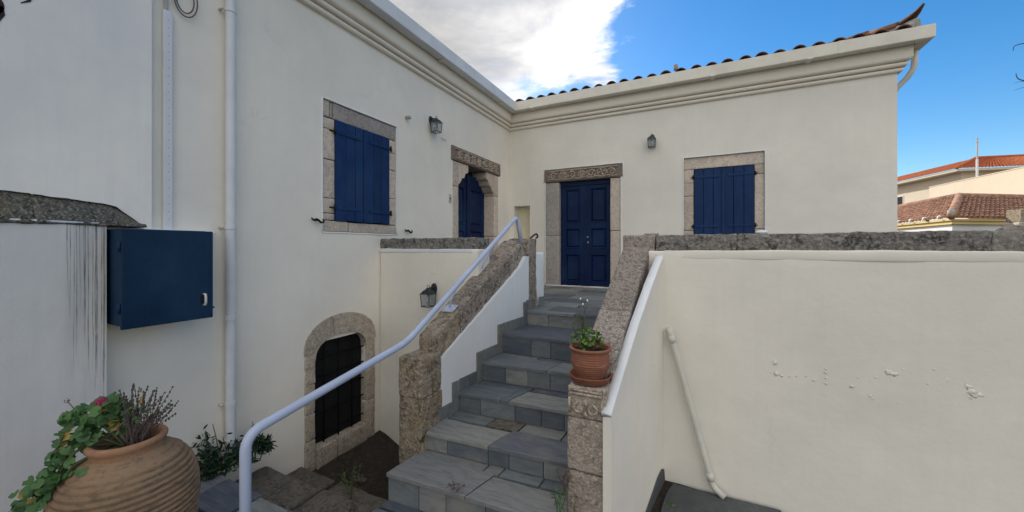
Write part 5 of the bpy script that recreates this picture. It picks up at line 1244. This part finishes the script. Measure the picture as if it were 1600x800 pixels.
# pale parapet house behind it
b0 = cf(35.5, 32.0); bd = mk(Vector((0.34, 0.94)).normalized()); bn = mk(Vector((0.94, -0.34)).normalized())
FB = thing('parapet_house', (b0.x, b0.y, -0.9), 'plain cream flat roofed house wall rising behind the low tiled house', 'house')
walls(FB, [b0-bd*16, b0, b0+bn*14, b0+bn*14-bd*16], -0.9, 7.06, 'far_cream')
walls(FB, [b0-bd*16-bn*.03, b0+bd*.03-bn*.03, b0+bn*14+bd*.03, b0+bn*14-bd*16], 7.062, 7.12, 'far_cream', 'parapet_cap')
# water tank on it
wt = cf(33.3, 24.4)+bn*1.2
tag(MB().blob((wt.x, wt.y, 7.35), 0.95, 18, 10, 1, 1, 0.9).build('water_tank', 'far_white', None, True, (wt.x, wt.y, 7.1)), 'white rounded water tank on the flat cream roof', 'tank')
# tall house with orange hip roof
c0 = cf(47.3, 40.0); cl = mk(Vector((0.247, 0.969))); cr = mk(Vector((0.969, -0.247)))
FC = thing('tall_house', (c0.x, c0.y, -0.9), 'tall cream house with an orange hip roof behind the other roofs', 'house')
i0 = (cl+cr)*1.3
walls(FC, [c0+i0, c0+cl*24+cr*1.3, c0+cl*24+cr*24, c0+cr*24+cl*1.3], -0.9, 10.1, 'far_cream')
walls(FC, [c0+(cl+cr)*.12, c0+cl*24.9+cr*.1, c0+cl*24+cr*24, c0+cr*24.9+cl*.1], 10.105, 10.32, 'far_cream', 'soffit')
ck = c0+(cl+cr)*6.2; zk = 12.45; k1 = ck+cl*12; k2 = ck+cr*12; e1 = c0+cl*25; e2 = c0+cr*25
far_roof(FC, (c0.x,c0.y,10.36), (e1.x,e1.y,10.36), (k1.x,k1.y,zk), (ck.x,ck.y,zk), 84, 16, 0.08, 'far_tile_new')
far_roof(FC, (c0.x,c0.y,10.36), (e2.x,e2.y,10.36), (k2.x,k2.y,zk), (ck.x,ck.y,zk), 84, 16, 0.08, 'far_tile_new')
MB().tube([(c0.x,c0.y,10.45),(ck.x,ck.y,zk+0.1),(k2.x,k2.y,zk+0.1)], 0.17, 8).build('ridge', 'far_tile_new', FC, True)
def far_window(u, z0, w, h):
    p = c0+cl*u+cr*1.3; q = p+cl*w
    f = MB(); o_ = -cr*0.06
    for (A_, B_, za, zb) in ((p-cl*.1, q+cl*.1, z0-.12, z0), (p-cl*.1, q+cl*.1, z0+h, z0+h+.1), (p-cl*.1, p, z0, z0+h), (q, q+cl*.1, z0, z0+h), (p+cl*(w/2-.04), p+cl*(w/2+.04), z0, z0+h)):
        f.add([(A_.x+o_.x,A_.y+o_.y,za),(B_.x+o_.x,B_.y+o_.y,za),(B_.x,B_.y,za),(A_.x,A_.y,za),(A_.x+o_.x,A_.y+o_.y,zb),(B_.x+o_.x,B_.y+o_.y,zb),(B_.x,B_.y,zb),(A_.x,A_.y,zb)],[(0,3,2,1),(4,5,6,7),(0,1,5,4),(1,2,6,5),(2,3,7,6),(3,0,4,7)])
    wnd = f.build('window', 'far_white', FC); o2 = -cr*0.02
    MB().add([(p.x+o2.x,p.y+o2.y,z0),(q.x+o2.x,q.y+o2.y,z0),(q.x+o2.x,q.y+o2.y,z0+h),(p.x+o2.x,p.y+o2.y,z0+h)],[(0,1,2,3)]).build('pane', 'dark_wood', wnd)
far_window(9.6, 7.1, 2.2, 1.5); far_window(16, 7.1, 2.2, 1.5); far_window(4.0, 3.8, 2.0, 1.5)
ac = c0+cl*9.6+cr*0.8; MB().cbox(ac.x-.45, ac.x+.45, ac.y-.4, ac.y+.4, 6.5, 7.2, 0.05).build('air_conditioner', 'far_white', FC)
# aerial, pole, chimney
an = cf(44.0, 35.6)
AN = thing('roof_aerial', (an.x, an.y, 7.0), 'thin metal aerial mast standing in front of the orange roof', 'aerial')
MB().tube([(an.x,an.y,7.0),(an.x,an.y,10.3)], 0.09, 8).build('lower_mast', 'far_white', AN); MB().tube([(an.x,an.y,10.3),(an.x,an.y,12.35)], 0.07, 8).build('upper_mast', 'steel', AN)
for z in (11.9, 12.2): MB().tube([(an.x-.14,an.y-.06,z),(an.x+.14,an.y+.06,z)], 0.025, 6).build('crossbar', 'steel', AN)
po = cf(11.3, 10.0)
PO = thing('utility_pole', (po.x, po.y, 0), 'grey weathered post standing before the low tiled house', 'post')
rough(-0.10, 0.10, -0.08, 0.08, 0.0, 3.2, res=0.12, r=0.03, amp=0.03, fn=lambda p: p+Vector((po.x, po.y, -0.9+0.9*0+0))+Vector((0.03*sin(p.z*3),0,0))).build('shaft', 'concrete_dark', PO, 0.9)
ch = cf(19.05, 13.9)
CH = thing('chimney', (ch.x, ch.y, -0.9), 'squat stone chimney beyond the far end of the coping', 'chimney')
rough(-0.36, 0.36, -0.36, 0.36, 0, 4.3, res=0.3, r=0.05, amp=0.05, fn=lambda p: p+Vector((ch.x, ch.y, -0.9))).build('stack', 'stone_brown', CH, 0.9)
rough(-0.42, 0.42, -0.42, 0.42, 0, 0.16, res=0.25, r=0.05, amp=0.05, fn=lambda p: p+Vector((ch.x, ch.y, 2.75))).build('cap', 'stone_pale_warm', CH, 0.9)
# bare tree just outside the right edge, twigs reaching into view
tb = cf(9.6, 5.6)
TR = thing('bare_tree', (tb.x, tb.y, -0.1), 'leafless tree whose thin twigs reach in from the right', 'tree')
MB().tube(smoothline([Vector((tb.x,tb.y,-0.2)), Vector((tb.x+.1,tb.y,1.5)), Vector((tb.x-.05,tb.y+.1,3.0)), Vector((tb.x+.1,tb.y,4.6)), Vector((tb.x+.3,tb.y+.2,6.2))], 6), [0.16*(1-0.75*i/24) for i in range(25)], 10).build('trunk', 'bark', TR, True)
def tw(pts, r): MB().tube(smoothline([Vector((*cf(x, y), z)) for x, y, z in pts], 6), [r*0.5*(1-0.75*i/(6*(len(pts)-1))) for i in range(6*(len(pts)-1)+1)], 6).build('branch', 'bark', TR, True)
tw([(9.6,5.6,3.6),(8.9,5.6,4.5),(8.2,5.5,4.98),(7.6,5.5,4.985),(7.36,5.5,4.945),(7.325,5.5,4.87)], 0.028)
tw([(9.6,5.6,3.3),(8.8,5.6,4.1),(8.0,5.5,4.35),(7.55,5.5,4.42),(7.40,5.5,4.46),(7.365,5.5,4.54)], 0.028)
tw([(7.75,5.5,4.39),(7.5,5.5,4.34),(7.34,5.5,4.29)], 0.010); tw([(7.55,5.5,4.42),(7.42,5.5,4.415),(7.33,5.5,4.39)], 0.008)
tw([(9.6,5.6,4.2),(9.3,5.9,5.3),(8.9,6.0,6.0)], 0.04); tw([(9.65,5.6,4.4),(10.3,5.6,5.4),(10.6,5.4,6.4)], 0.05); tw([(9.6,5.6,3.0),(10.2,5.2,4.0),(10.9,5.0,4.5)], 0.05)
for o in bpy.data.objects:
    if '_w' in o: del o['_w']
